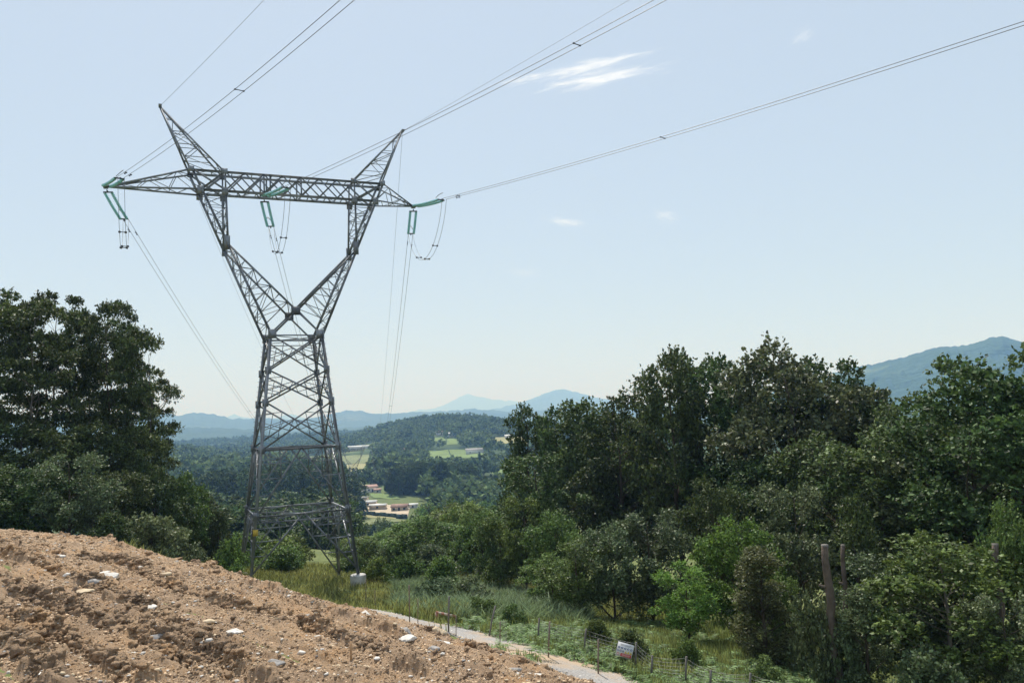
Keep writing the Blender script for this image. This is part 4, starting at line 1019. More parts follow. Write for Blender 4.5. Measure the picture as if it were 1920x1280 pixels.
RIGHT = [ # kind, px, R, top, width, mat, label
 ('oak0', 992, 74, 757, 80, 'oak', 'dark upright tree at the left end of the right-hand wood'), ('oak1', 1052, 72, 757, 90, 'oak', 'upright dark tree second from the left end of the wood'),
 ('oak2', 1112, 70, 748, 110, 'oak', 'bushy tree third from the left end of the wood'), ('oak3', 1172, 66, 735, 120, 'oak', 'tree with a spiky top left of the tall twin crowns'),
 ('oak4', 1222, 70, 742, 110, 'oak', 'lower tree in the dip just left of the tall twin crowns'), ('oak0', 1268, 60, 655, 120, 'oak', 'tall tree whose top stands out left of the highest crowns'),
 ('oak2', 1320, 64, 658, 130, 'oak', 'tall tree with a loose top in the middle of the wood'), ('oak1', 1385, 60, 660, 140, 'oak', 'tall tree with yellowish leaves in the middle of the wood'),
 ('oak3', 1440, 62, 682, 130, 'oak', 'tree filling the gap left of the highest grey-green crown'), ('oak4', 1492, 54, 645, 170, 'oakgrey', 'highest tree of the wood with a broad grey-green crown'),
 ('oak0', 1565, 58, 668, 150, 'oak', 'broad tree right of the highest grey-green crown'), ('oak1', 1625, 56, 712, 130, 'oakgrey', 'grey-green tree below the left end of the right mountain'),
 ('oak2', 1690, 54, 752, 130, 'oak', 'low topped tree in front of the right mountain'), ('oak3', 1752, 50, 735, 120, 'oak', 'tree with two small twig tops in front of the right mountain'),
 ('oak4', 1835, 40, 695, 190, 'oak', 'big spreading tree near the right edge with visible limbs'), ('oak0', 1905, 42, 648, 170, 'oak', 'tall tree cut by the right edge below the mountain top'),
 ('oak1', 1960, 38, 700, 200, 'oak', 'leafy tree just entering the right edge of the photo'),
 ('oak2', 1010, 60, 850, 110, 'oak', 'dark tree in the second row at the left of the wood'), 
 
 ('oak2', 1400, 50, 860, 110, 'oak', 'dark second row tree behind the bright green tree'),
 ('oak3', 1480, 50, 850, 120, 'oak', 'dark tree below the highest grey-green crown'), ('oak4', 1570, 46, 820, 150, 'oak', 'dark tree behind the cut bare trunk'),
 ('oak0', 1660, 44, 800, 160, 'oak', 'dark tree behind the small light leaved tree'), ('oak1', 1750, 42, 840, 160, 'oakgrey', 'grey-green tree right of the wood centre, behind the bushy tree'),
 ('oak2', 1560, 60, 745, 150, 'oak', 'deep back row tree right of the highest crown'), ('oak3', 1700, 62, 790, 160, 'oak', 'deep back row tree under the right mountain'),
 ('oak4', 1130, 78, 765, 120, 'oak', 'back row tree peeping over the left part of the wood'), ('oak1', 1830, 56, 770, 170, 'oak', 'back row tree behind the big spreading tree'),
 ('small0', 985, 56, 930, 90, 'mid', 'leafy green tree at the left foot of the wood'), ('small1', 1040, 48, 960, 100, 'mid', 'yellow-green tree in front of the left end of the wood'),
 ('small2', 940, 58, 962, 85, 'mid', 'round green tree left of the yellow-green one'), ('small3', 905, 64, 965, 80, 'mid', 'light green tree where the scrub meets the wood'),
 ('small0', 1085, 36, 1010, 110, 'mid', 'slender tree in the front row above the wire mesh fence'), ('small1', 1150, 36, 985, 110, 'oakgrey', 'grey-leaved front tree with two thin stems above the fence'),
 ('small2', 1222, 37, 955, 130, 'oakgrey', 'round grey-green front tree with a dark straight trunk'), ('small3', 1035, 40, 1040, 90, 'mid', 'small leaning tree at the left end of the front row'),
 ('small1', 1385, 32.5, 974, 130, 'bright', 'bright green tree, the brightest crown of the front row'), ('small0', 1287, 31, 1055, 105, 'bright', 'bright green small tree with a dark bare trunk, left of the brightest crown'),
 ('ivy0', 1428, 29, 1022, 125, 'olive', 'shaggy olive brown tree wrapped in creeper'), ('small2', 1470, 31, 1075, 70, 'mid', 'small green tree peeking right of the shaggy olive one'),
 ('ivy1', 1622, 26.5, 1098, 95, 'oakgrey', 'small light leaved tree right of the cut bare trunk'), ('small3', 1785, 28, 1010, 240, 'mid', 'wide bushy tree with a pale trunk low at the right'),
 ('small0', 1700, 30, 1040, 150, 'oakgrey', 'grey-green bushy tree left of the wide pale trunked one'), ('small1', 1905, 30, 945, 110, 'mid', 'fresh green tree at the right edge beside a cut stump'),
 ('small2', 1895, 26, 1110, 120, 'oakgrey', 'grey-green tree at the lower right corner'), ('ivy1', 1610, 36, 925, 90, 'oak', 'dark creeper covered tree behind the cut bare trunk'),
 ('bush0', 1540, 27, 1095, 90, 'oakgrey', 'pale leafy shrub growing left of the cut bare trunk'), ('bush1', 1590, 26.5, 1165, 60, 'oakgrey', 'small leafy shrub at the foot of the cut bare trunk'),
 ('bush2', 1760, 25, 1215, 130, 'oakgrey', 'low shrub under the wide pale trunked tree'), ('small3', 1345, 42, 900, 120, 'oak', 'dark tree just behind the brightest crown'),
 ('small0', 1495, 40, 905, 130, 'oakgrey', 'silvery leaved tree behind the shaggy olive one')]
for k, px, R, top, w, mt, lab in RIGHT:
    sh = k[:4] == 'bush'; w *= 1.6 if k[:3] == 'oak' else 1.2 if k[:5] == 'small' else 1.1
    place(k, px, R, top, w, mt, lab, 'shrub' if sh else 'tree', 'shrub' if sh else 'tree', None if sh else GR, bark='palebark' if 'pale trunk' in lab and 'under' not in lab else None)

# cut trunks (snags)
def snag(p0, p1, R, r, label):
    d = ray(*p1); x, y = d[0] * R, d[1] * R; z = gzf(x, y) - .2; t = ray(*p0); top = np.array([t[0] * R, t[1] * R, t[2] * R]); rng = np.random.default_rng(5)
    root = empty('cut_trunk', (x, y, z), label, 'dead tree'); b = np.array([x, y, z]); L = top - b; k = 12
    P = [L * i / (k - 1) + np.r_[rng.normal(size=2) * .03, 0] for i in range(k)]
    m = MB(); m.tube(P, np.linspace(r * 1.25, r * .85, k) * (1 + .07 * rng.normal(size=k)), 8); link('trunk', m.me('trunk', [M['cutwood']], True), root)
    m = MB(); m.lathe(np.array(P[-1]) - (0, 0, .02), [(r * .84, 0), (r * .8, .05), (.01, .055)], 10); link('cut_face', m.me('cut_face', [M['greywood']]), root)
    m = MB(); q = np.array(P[int(k * .72)]); m.tube([q, q + (-r * 1.6, 0, .08), q + (-r * 2.2, 0, .12)], [.05, .04, .03], 6); link('branch_stub', m.me('branch_stub', [M['cutwood']]), root)
snag((1546, 1022), (1574, 1285), 26.5, .135, 'tall bare cut trunk leaning left in front of the dark wood')
snag((1580, 1022), (1590, 1240), 29, .085, 'thinner cut trunk just behind the tall bare one')
snag((1865, 1020), (1876, 1180), 29, .12, 'cut trunk partly hidden by leaves at the right edge')

# slopes between the pylon and the valley
rngp = np.random.default_rng(77)
def lim(px, tab):
    return float(np.interp(px, [t[0] for t in tab], [t[1] for t in tab]))
LA = [(560, 1000), (650, 1008), (700, 1003), (740, 985), (800, 955), (850, 932), (900, 905), (950, 885), (1000, 868)]
n = 0
for i in range(1500):
    if n >= 74: break
    px = rngp.uniform(640, 1010); R = 74 * (270 / 74) ** rngp.random(); w = rngp.uniform(5, 9.5)
    d = ray(px, 960); z = gzf(d[0] * R, d[1] * R); H = rngp.uniform(3.5, 8.0) + (R > 130) * 2; tp = proj((d[0] * R, d[1] * R, z + H))[1]
    if tp < lim(px, LA): 
        H = 0
        for hh in (5.5, 4, 3): 
            if proj((d[0] * R, d[1] * R, z + hh))[1] > lim(px, LA): H = hh; break
        if not H: continue
    n += 1
    near = R < 105
    place('small%d' % rngp.integers(4) if near else 'midtree%d' % rngp.integers(3), px, R, 960, min(w, H * 1.25) / R * F, 'scrub' if near and px < 900 else rngp.choice(['oak', 'mid', 'olive', 'mid']),
          'leafy tree on the bushy slope between the near wood and the valley', 'tree', 'tree', 'trees on the bushy slope below the wood', H=H)
for i in range(34):
    px = rngp.uniform(425, 960); R = rngp.uniform(66, 100); d = ray(px, 1000); z = gzf(d[0] * R, d[1] * R); H = rngp.uniform(1.4, 3.2)
    place('bush%d' % rngp.integers(4), px, R, 1000, H * 1.6 / R * F, rngp.choice(['scrub', 'scrub', 'oakgrey', 'mid']), 'low green bush in the scrub behind the near pylon', 'bush', 'bush', 'bushes in the scrub behind the pylon', H=H)
GP = 'trees of the dark wood behind the near pylon'
for i in range(95):
    px = 322 + 350 * (i / 94.0) + rngp.uniform(-6, 6); top = lim(px, [(320, 892), (380, 880), (440, 872), (520, 862), (600, 858), (640, 866), (672, 890)]) + abs(rngp.normal()) * 5 + (i % 3) * 5
    R = 520 - (i % 3) * 35 + rngp.uniform(-15, 15)
    place('pine%d' % rngp.integers(3), px, R, top, rngp.uniform(8, 11) / R * F, 'pine', 'tall dark tree of the wood seen through the near pylon', 'tree', 'tree', GP)
n = 0
for i in range(600):
    if n >= 62: break
    px = rngp.uniform(325, 655); R = rngp.uniform(130, 430); top = 885 + (430 - R) / 300 * 75 + rngp.uniform(-6, 10) - (px < 430) * 8; d = ray(px, top); z = gzf(d[0] * R, d[1] * R); H = d[2] * R - z
    if H < 5 or H > 24: continue
    n += 1; place('midtree%d' % rngp.integers(3) if H < 14 else 'pine%d' % rngp.integers(3), px, R, top, rngp.uniform(8, 11) / R * F, 'pine' if rngp.random() < .6 else 'oak', 'dark tree on the slope below the near pylon', 'tree', 'tree', 'dark trees on the slope below the pylon')
for i in range(58):
    px = 726 + 164 * (i / 57.0) + rngp.uniform(-3, 3); top = lim(px, [(722, 884), (745, 868), (800, 862), (850, 862), (885, 870), (895, 880)]) + abs(rngp.normal()) * 4 + (i % 2) * 4
    R = 610 - (i % 3) * 12 + rngp.uniform(-5, 5)
    place('pine%d' % rngp.integers(3), px, R, top, rngp.uniform(6.5, 9) / R * F, 'pine', 'tall dark tree of the dense grove right of the red roofed house', 'tree', 'tree', 'trees of the dense grove in the valley')
for i in range(34):
    px = 788 + 210 * rngp.random(); top = lim(px, [(780, 950), (820, 934), (860, 918), (900, 903), (950, 893), (1000, 880)]) + rngp.uniform(0, 14); R = rngp.uniform(300, 560)
    d = ray(px, top); z = gzf(d[0] * R, d[1] * R); H = d[2] * R - z
    if H < 5: R *= .75; z = gzf(d[0] * R, d[1] * R); H = d[2] * R - z
    if H > 17: place('midtree%d' % rngp.integers(3), px, R, top, 9 / R * F, 'mid', 'round tree of the hedgerow right of the walled yard', 'tree', 'tree', 'hedgerow trees right of the walled yard', H=13); continue
    place('midtree%d' % rngp.integers(3), px, R, top, rngp.uniform(8, 12) / R * F, rngp.choice(['oak', 'mid', 'olive']), 'round tree of the hedgerow right of the walled yard', 'tree', 'tree', 'hedgerow trees right of the walled yard', H=max(H, 4))
# one lone round tree and a hedge below the walled yard
place('midtree0', 718, 300, 968, 34, 'oakgrey', 'lone round grey-green tree below the walled yard', 'tree', 'tree')
for i, px in enumerate(np.linspace(652, 745, 15)):
    R = 380; place('hedge%d' % (i % 3), px, R, 985 - (px - 650) * .12, 4.5 / R * F * 1.3, 'pine', 'dark shrub of the hedge row below the walled yard', 'shrub', 'shrub', 'shrubs of the hedge row in the valley', H=5.5)

# far-off woodland: nobody could count it
def woodland():
    rng = np.random.default_rng(9); Xs = []
    R = np.exp(rng.uniform(math.log(430), math.log(3300), 120000)); a = np.radians(rng.uniform(-29, 12, 120000))
    X, Y = R * np.sin(a), R * np.cos(a)
    dn = fbm(X / 130, Y / 130, 3, 5); az = np.degrees(a)
    hill = np.exp(-((az + 4) / 9) ** 2 - ((R - 1560) / 480) ** 2) + np.exp(-((az + 25) / 7) ** 2 - ((R - 1230) / 300) ** 2)
    p = np.where(hill > .3, 1.0, np.clip(.75 + dn * 2.0, .1, 1)) * np.clip(R / 1300, .35, 1) 
    k = (rng.random(len(R)) < p * .34) & ~infield(X, Y, 1.12)
    for hx, hy, hr in CLEAR: k &= np.hypot(X - hx, Y - hy) > hr
    k &= ~((R < 660) & (az > -13) & (az < -6.6))
    X, Y, R = X[k], Y[k], R[k]; Zt = gz(X, Y) + 11; px, py = proj((X, Y, Zt)); k = np.ones(len(X), bool)
    for (q, mt), c in zip(FIELDS, FPOLY):                        # open ground below each field
        q = np.array(q); k &= ~((px > q[:, 0].min() - 2) & (px < q[:, 0].max() + 2) & (py > q[:, 1].min() - 4) & (py < q[:, 1].max() + 0) & (R < np.hypot(*c.T).max()))
    for hx, hy, hr in HOUSES:
        k &= ~((np.abs(px - hx) < hr) & (py > hy - 5) & (py < hy + 4) & (R < 3000))
    # keep what stands in front of the houses low
    X, Y, R = X[k][:15000], Y[k][:15000], R[k][:15000]; n = len(X); Z = gz(X, Y)
    h = rng.uniform(7, 15, n) * (1 + .35 * (fbm(X / 60, Y / 60, 2, 8) > .1)); w = h * rng.uniform(.32, .48, n)
    per = np.where(R < 1100, 60, 34); idx = np.repeat(np.arange(n), per); N = len(idx)
    d = rng.normal(size=(N, 3)); d[:, 2] = np.abs(d[:, 2]) * 1.1 - .25; d /= np.linalg.norm(d, axis=1)[:, None]; rr = (.75 + .35 * rng.random(N))
    P = np.c_[X[idx], Y[idx], Z[idx] + h[idx] * .48] + d * rr[:, None] * np.c_[w[idx], w[idx], h[idx] * .52]
    s = (h[idx] * .24)[:, None]; aa = rng.normal(size=(N, 3)); aa /= np.linalg.norm(aa, axis=1)[:, None]; b = np.cross(aa, d + .4 * rng.normal(size=(N, 3))); b /= np.linalg.norm(b, axis=1)[:, None] + 1e-6
    V = np.stack([P - aa * s * .6, P + b * s * .45, P + aa * s * .6, P - b * s * .45], 1).reshape(-1, 3)
    link('woodland', mesh('woodland', V, np.arange(N * 4).reshape(N, 4), [M['farleaf']]), kind='stuff')

# ------------------------------------------------------------------ houses of the valley
CLEAR = []; HOUSES = []
def gable(name, px, py, w, dp, hw, hr, wallm, roofm, label, rz=0, cat='house', wins=3, group=None, over=.5, rmin=200):
    p = hit(px, py, rmin=rmin); CLEAR.append((p[0], p[1], max(w, dp) * .9)); HOUSES.append((px, py, w / 2 / math.hypot(p[0], p[1]) * F + 2))
    for f in (.97, .94, .91): CLEAR.append((p[0] * f, p[1] * f, w * .55))
    root = empty(name, tuple(p), label, cat, group, rz - math.atan2(p[0], p[1]))
    m = MB(); m.box((0, 0, hw / 2 - 1), (w, dp, hw + 2)); 
    if hr > .6:
        V = [(-w / 2, -dp / 2, hw), (w / 2, -dp / 2, hw), (w / 2, dp / 2, hw), (-w / 2, dp / 2, hw), (-w / 2 + .01, 0, hw + hr * .96), (w / 2 - .01, 0, hw + hr * .96)]
        m.add(V, [(0, 4, 3, 3), (1, 2, 5, 5)])
    me_ = m.me('wall', [wallm]); link('wall', me_, root)
    m = MB(); o = over
    V = []
    for x in (-w / 2 - o, w / 2 + o):
        V += [(x, -dp / 2 - o, hw - hr * o / dp), (x, 0, hw + hr), (x, dp / 2 + o, hw - hr * o / dp), (x, dp / 2 + o, hw - hr * o / dp + .28), (x, 0, hw + hr + .28), (x, -dp / 2 - o, hw - hr * o / dp + .28)]
    m.add(V, [(0, 6, 7, 1), (1, 7, 8, 2), (5, 4, 10, 11), (4, 3, 9, 10), (0, 5, 11, 6), (2, 8, 9, 3), (0, 1, 4, 5), (1, 2, 3, 4), (6, 11, 10, 7), (7, 10, 9, 8)])
    link('roof', m.me('roof', [roofm]), root)
    for i in range(wins):
        x = -w / 2 + w * (i + .5) / wins
        m = MB()
        if i == wins // 2 and wins > 2: m.box((x, -dp / 2 - .03, 1.1), (1.2, .12, 2.2)); nm = 'door'
        else: m.box((x, -dp / 2 - .03, min(hw - 1, 1.7)), (1.3, .12, 1.2)); nm = 'window'
        link(nm, m.me(nm, [M['darkwin']]), root)
    return root
gable('house', 692, 922, 11.5, 7.5, 3.4, 1.6, M['white'], M['tile'], 'white farmhouse with a terracotta roof left of the dense grove', rz=.35, wins=4)
gable('house', 669, 928, 11, 7, 3.4, 1.6, M['metalroof'], M['greyRock'], 'low building with a blue-grey roof left of the terracotta farmhouse', rz=.3, wins=2)
gable('shed', 708, 924, 5, 4, 2.4, .8, M['white'], M['tile'], 'small lean-to with a pinkish roof right of the terracotta farmhouse', cat='shed', wins=1)
gable('shed', 667, 941, 16, 9, 2.6, .5, M['ochre'], M['greyRock'], 'grey roofed shed at the back left of the walled yard', rz=-.2, cat='shed', wins=1)
gable('shed', 677, 950, 20, 6, 2.8, .8, M['ochre'], M['metalroof'], 'long shed with a whitish roof in the walled yard', rz=-.22, cat='shed', wins=2)
gable('shed', 709, 954, 10, 5, 2.4, .6, M['ochre'], M['metalroof'], 'shorter shed with a cream roof beside the long whitish one', rz=-.2, cat='shed', wins=1)
gable('house', 750, 957, 9.5, 7, 2.4, 1.4, M['ochre'], M['browntile'], 'red tiled building at the right end of the walled yard', rz=-.15, wins=3)
gable('shed', 774, 952, 6, 4, 2.2, .5, M['white'], M['metalroof'], 'small white shed right of the red tiled building', cat='shed', wins=1)
gable('house', 768, 849, 14, 9, 4.5, 2.2, M['white'], M['tile'], 'distant white house with a red roof above the dense grove', wins=3)
gable('house', 780, 851, 13, 8, 3.6, 1.2, M['white'], M['metalroof'], 'distant white house with a pale roof above the dense grove', wins=3)
gable('house', 755, 857, 8, 7, 3.6, 1.6, M['white'], M['tile'], 'small distant white house at the left above the grove', wins=2)
gable('barn', 677, 842, 40, 12, 4.5, 1.2, M['white'], M['metalroof'], 'long pale barn above the olive field, left of the hill', cat='barn', wins=3)
gable('barn', 890, 850, 22, 14, 4.5, 1.8, M['metalroof'], M['greyRock'], 'blue-grey barn at the right end of the bright meadow', cat='barn', wins=2)
gable('house', 953, 822, 10, 8, 4, 1.6, M['white'], M['metalroof'], 'tiny white house beside the dry field on the hill', wins=2)
gable('house', 824, 816, 11, 8, 4.5, 1.6, M['white'], M['tile'], 'tiny white house among the trees of the hill', wins=2)
gable('house', 846, 818, 11, 8, 4.5, 1.6, M['white'], M['metalroof'], 'tiny pale house right of the other one on the hill', wins=2)
# clearing round the yard and the screen wall in front of it
yc = [hit(px, py, rmin=200) for px, py in ((655, 962), (700, 962), (745, 966), (690, 945), (740, 950), (660, 945))]
for q in yc: CLEAR.append((q[0], q[1], 30))
m = MB(); a = hit(648, 963, rmin=200); b = hit(764, 973, rmin=200); L = np.linalg.norm((b - a)[:2]); k = 12
for i in range(k):
    p, q = a + (b - a) * i / k, a + (b - a) * (i + 1) / k; p[2] = q[2] = gzf(*((p + q) / 2)[:2]) + 1.0
    m.bar(p - a, q - a, .3, 3.0 + .3 * (i % 2), (b - a)[[1, 0, 2]] * (1, -1, 0))
link('screen_wall', m.me('screen_wall', [M['greenfence']]), None, 'long dark green screened wall along the front of the valley yard', 'wall', None, None, tuple(a))
m = MB(); V = []; c4 = [hit(*p, rmin=200) for p in ((646, 962), (764, 971), (770, 949), (655, 938))]
for i in range(10):
    for j in range(10):
        u, v = i / 9, j / 9; p = (c4[0] * (1 - u) + c4[1] * u) * (1 - v) + (c4[3] * (1 - u) + c4[2] * u) * v; V.append((p[0], p[1], gzf(p[0], p[1]) + .25))
idx = np.arange(100).reshape(10, 10); Fq = np.stack([idx[:-1, :-1], idx[1:, :-1], idx[1:, 1:], idx[:-1, 1:]], -1).reshape(-1, 4)
link('yard', mesh('yard', V, Fq, [M['ochre']]), kind='structure')
woodland()

# ------------------------------------------------------------------ grass, ferns, scrub (nobody could count them)
def path_stones():
    rng = np.random.default_rng(31); n = 9000; i = rng.uniform(0, 88.9, n); t = rng.beta(.75, .75, n) * 1.12 - .06
    k = i.astype(int); f = (i - k)[:, None]; A_, B_ = pr[k] * (1 - f) + pr[k + 1] * f, pl[k] * (1 - f) + pl[k + 1] * f
    XY = A_ + (B_ - A_) * t[:, None]; P = np.c_[XY, gz(XY[:, 0], XY[:, 1]) + .05]; s = .012 + .05 * rng.random(n) ** 4
    V, Fq = scatter_rocks(P, s * 1.5, I0, rng, .6, .25)
    mi = np.repeat(rng.choice([0, 1, 2], p=[.25, .5, .25], size=n), 20)
    link('path_gravel', mesh('path_gravel', V, Fq, [M['paleRock'], M['greyRock'], M['tanRock']], mi), kind='stuff')
path_stones()
def onpath(X, Y):
    d1, _ = seg_dist(X, Y, pr[::3]); d2, _ = seg_dist(X, Y, pl[::3]); w = .5 * (np.hypot(*(pr - pl).T).mean())
    d, s = seg_dist(X, Y, ((pr + pl) / 2)[::3]); return d < w - .05 + .3 * vnoise(X / .7, Y / .7, 66)
def blades(name, n, azr, rr, hgt, wid, mt, seed, keep=None, bend=.35, clump=1.0):
    rng = np.random.default_rng(seed); R = np.sqrt(rng.uniform(rr[0] ** 2, rr[1] ** 2, n * 3)); a = np.radians(rng.uniform(*azr, n * 3)); X, Y = R * np.sin(a), R * np.cos(a)
    e = soil_mask(X, Y) * SGN
    k = (e < -.2) & ~onpath(X, Y) & (fbm(X / 2.2, Y / 2.2, 3, seed) * clump > rng.uniform(-.6, .35, n * 3))
    if keep is not None: k &= keep(X, Y)
    X, Y = X[k][:n], Y[k][:n]; n = len(X); Z = gz(X, Y); h = hgt * rng.uniform(.45, 1.25, n) * (1 + .9 * fbm(X / 1.6, Y / 1.6, 2, seed + 1)); th = rng.uniform(0, 6.28, n)
    ln = rng.uniform(.1, 1, n) * bend * h; la = rng.uniform(0, 6.28, n); B = np.c_[X, Y, Z - .03]; w = wid * rng.uniform(.6, 1.4, n)
    wv = np.c_[np.cos(th), np.sin(th), 0 * th] * w[:, None] / 2; lv = np.c_[np.cos(la), np.sin(la), 0 * la] * ln[:, None]
    m1 = B + lv * .35 + np.c_[0 * h, 0 * h, h * .6]; tp = B + lv + np.c_[0 * h, 0 * h, h]
    V = np.stack([B - wv, B + wv, m1 + wv * .7, m1 - wv * .7, tp + wv * .12, tp - wv * .12], 1).reshape(-1, 3)
    i = np.arange(n)[:, None] * 6; Fq = np.concatenate([i + [0, 1, 2, 3], i + [3, 2, 4, 5]])
    link(name, mesh(name, V, Fq, [M[mt]]), kind='stuff')
blades('tall_grass', 100000, (-26, 12), (33, 84), .42, .06, 'grassb', 1, bend=.8)
blades('silvery_grass', 42000, (-9, 4.5), (33, 62), .6, .05, 'silver', 2, clump=1.6, bend=1.2)
blades('undergrowth_grass', 42000, (0, 36), (22.5, 42), .32, .035, 'grassb', 3)
blades('verge_grass', 26000, (-12, 16), (21.5, 34), .38, .03, 'grassb', 4)
def ferns(name, n, azr, rr, seed, size=.75, dmax=9):
    rng = np.random.default_rng(seed); R = np.sqrt(rng.uniform(rr[0] ** 2, rr[1] ** 2, n * 8)); a = np.radians(rng.uniform(*azr, n * 8)); X, Y = R * np.sin(a), R * np.cos(a)
    d, s = seg_dist(X, Y, pr[::3]); k = (soil_mask(X, Y) * SGN < -.2) & ~onpath(X, Y) & (d < dmax) & (fbm(X / 2.5, Y / 2.5, 3, seed) > rng.uniform(-.5, .3, n * 8))
    X, Y = X[k][:n], Y[k][:n]; Z = gz(X, Y); VV, FF = [], []; c = 0; nf = 8
    n = len(X); i = np.repeat(np.arange(n), nf); N = len(i); th = rng.uniform(0, 6.28, N); L = size * rng.uniform(.6, 1.2, N); B = np.c_[X, Y, Z][i]
    dr = np.c_[np.cos(th), np.sin(th), 0 * th]; sdv = np.c_[-np.sin(th), np.cos(th), 0 * th]; up = rng.uniform(.5, .95, N)
    ts = [0, .3, .6, .85, 1]; pts = [B + dr * (L * t)[:, None] + np.c_[0 * L, 0 * L, L * (up * 1.5 * t - 1.15 * t * t)] for t in ts]; ws = [.02, .16, .15, .08, .01]
    for t in range(4):
        # pinnae: pairs of leaflets
        for q in range(3):
            f = (q + .5) / 3; p = pts[t] * (1 - f) + pts[t + 1] * f; w = (ws[t] * (1 - f) + ws[t + 1] * f) * L; ax = (pts[t + 1] - pts[t]); ax /= np.linalg.norm(ax, axis=1)[:, None]
            for sg in (-1, 1):
                tip = p + sdv * (sg * w)[:, None] + ax * (w * .35)[:, None] - np.c_[0 * w, 0 * w, w * .15]; hwid = ax * (L * .035)[:, None]
                VV.append(np.stack([p - hwid, tip - hwid * .3, tip + hwid * .3, p + hwid], 1).reshape(-1, 3)); FF.append(np.arange(N * 4).reshape(N, 4) + c); c += N * 4
    link(name, mesh(name, np.concatenate(VV), np.concatenate(FF), [M['fern']]), kind='stuff')
ferns('fern_undergrowth', 1300, (-4, 34), (22, 38), 5)

# low shrubs along the far side of the path
SH = [(905, 1150, 34, 60, 'mid', 'leafy shrub by the leaning fence post'), (960, 1150, 32, 55, 'mid', 'green shrub left of the mesh fence'), (1180, 1188, 26, 70, 'oak', 'dark bramble bush in front of the notice board'),
      (1120, 1180, 28, 60, 'mid', 'bramble bush between two fence posts left of the board'), (820, 1080, 46, 90, 'oakgrey', 'silvery willow bush in the middle of the scrub'), (880, 1075, 44, 80, 'oakgrey', 'silvery bush right of the middle willow bush'),
      (705, 1040, 62, 55, 'mid', 'round bush right of the pylon footing'), (830, 1040, 56, 80, 'mid', 'light green bush behind the silvery willow'), (760, 1030, 60, 70, 'mid', 'light green bush behind the pylon footing'),
      (1430, 1225, 24.5, 70, 'fern', 'light bramble patch on the fence near the bottom edge'), (1290, 1215, 26, 60, 'mid', 'bramble patch right of the notice board')]
for i, (px, top, R, w, mt, lab) in enumerate(SH): place('bush%d' % (i % 4), px, R, top, w, mt, lab, 'bush', 'bush')

# ------------------------------------------------------------------ fence, rods, board, stakes
def post(name, top, base, wid, mt, label, cat, group=None, parent=None, R=None, cap=False, thick=None):
    p = hit(*base); 
    if R: d = ray(*base); p = np.array([d[0] * R, d[1] * R, gzf(d[0] * R, d[1] * R)])
    R = math.hypot(p[0], p[1]); t = ray(*top); tp = np.array([t[0] * R, t[1] * R, t[2] * R]); m = MB(); d = tp - p
    m.tube([np.array([0, 0, -.3]) - d * .02, d * .5, d], wid, 8 if mt == 'greywood' else 6)
    if cap: m.box(d, (wid * 3, wid * 3, .03))
    if parent is not None:
        o = link(name, m.me(name, [M[mt]]), parent); o.location = Vector(p) - Vector(parent.location)
    else: o = link(name, m.me(name, [M[mt]]), None, label, cat, group, None, tuple(p))
    return p, tp
GS = 'thin steel rods along the near edge of the path'
RODS = [((686, 1086), (686, 1135), .03, 'thick steel rod in front of the concrete pylon footing'), ((703, 1106), (703, 1144), .015, 'short thin steel rod at the far start of the gravel path'),
        ((767, 1096), (768, 1170), .026, 'tallest dark steel rod by the bend of the gravel path'), ((784, 1122), (783, 1171), .02, 'pale steel rod beside the tallest dark rod'),
        ((855, 1152), (855, 1192), .016, 'thin rod right of the small wooden trestle'), ((938, 1164), (937, 1211), .022, 'steel rod on the path left of the mesh fence'),
        ((1031, 1164), (1027, 1236), .032, 'steel post on the path where the wire mesh begins'), ((1122, 1198), (1121, 1267), .03, 'steel post on the path nearest to the camera')]
for t, b, w, lab in RODS: post('steel_rod', t, b, w * .8, 'rust', lab, 'metal post', GS)
FP = [((842, 1117), (839, 1150), 30), ((929, 1135), (914, 1192), 29.5), ((1011, 1158), (1008, 1200), 28.5), ((1099, 1178), (1094, 1235), 26.5), ((1193, 1203), (1191, 1256), 25), ((1223, 1228), (1222, 1290), 24), ((1287, 1230), (1285, 1296), 23.5), ((1333, 1255), (1332, 1318), 23), ((1407, 1261), (1406, 1330), 22.5), ((1500, 1283), (1499, 1352), 22), ((1600, 1310), (1599, 1380), 21.5)]
p0 = hit(1094, 1235); fence = empty('mesh_fence', (float(p0[0]), float(p0[1]), float(p0[2])), 'wire mesh fence on grey posts along the far side of the gravel path', 'fence')
PT = [post('post', t, b, .031, 'greywood', None, None, None, fence, R) for t, b, R in FP]
off = np.array(fence.location)
for i in range(2, len(PT) - 1):
    (a, at), (b, bt) = PT[i], PT[i + 1]; m = MB(); W0 = np.linalg.norm(b - a); nv = max(3, int(W0 / .16))
    A = lambda t, h: (a + (b - a) * t) + ((at - a) * (1 - t) + (bt - b) * t) * h - off - (0, 0, .04 * math.sin(t * math.pi) * h)
    for h in (.03, .12, .21, .31, .42, .54, .67, .80, .94):
        m.tube([A(t, h) for t in np.linspace(0, 1, 6)], .004, 4)
    for t in np.linspace(0, 1, nv): m.bar(A(t, .03), A(t, .94), .005)
    link('wire_mesh', m.me('wire_mesh', [M['wire']]), fence)
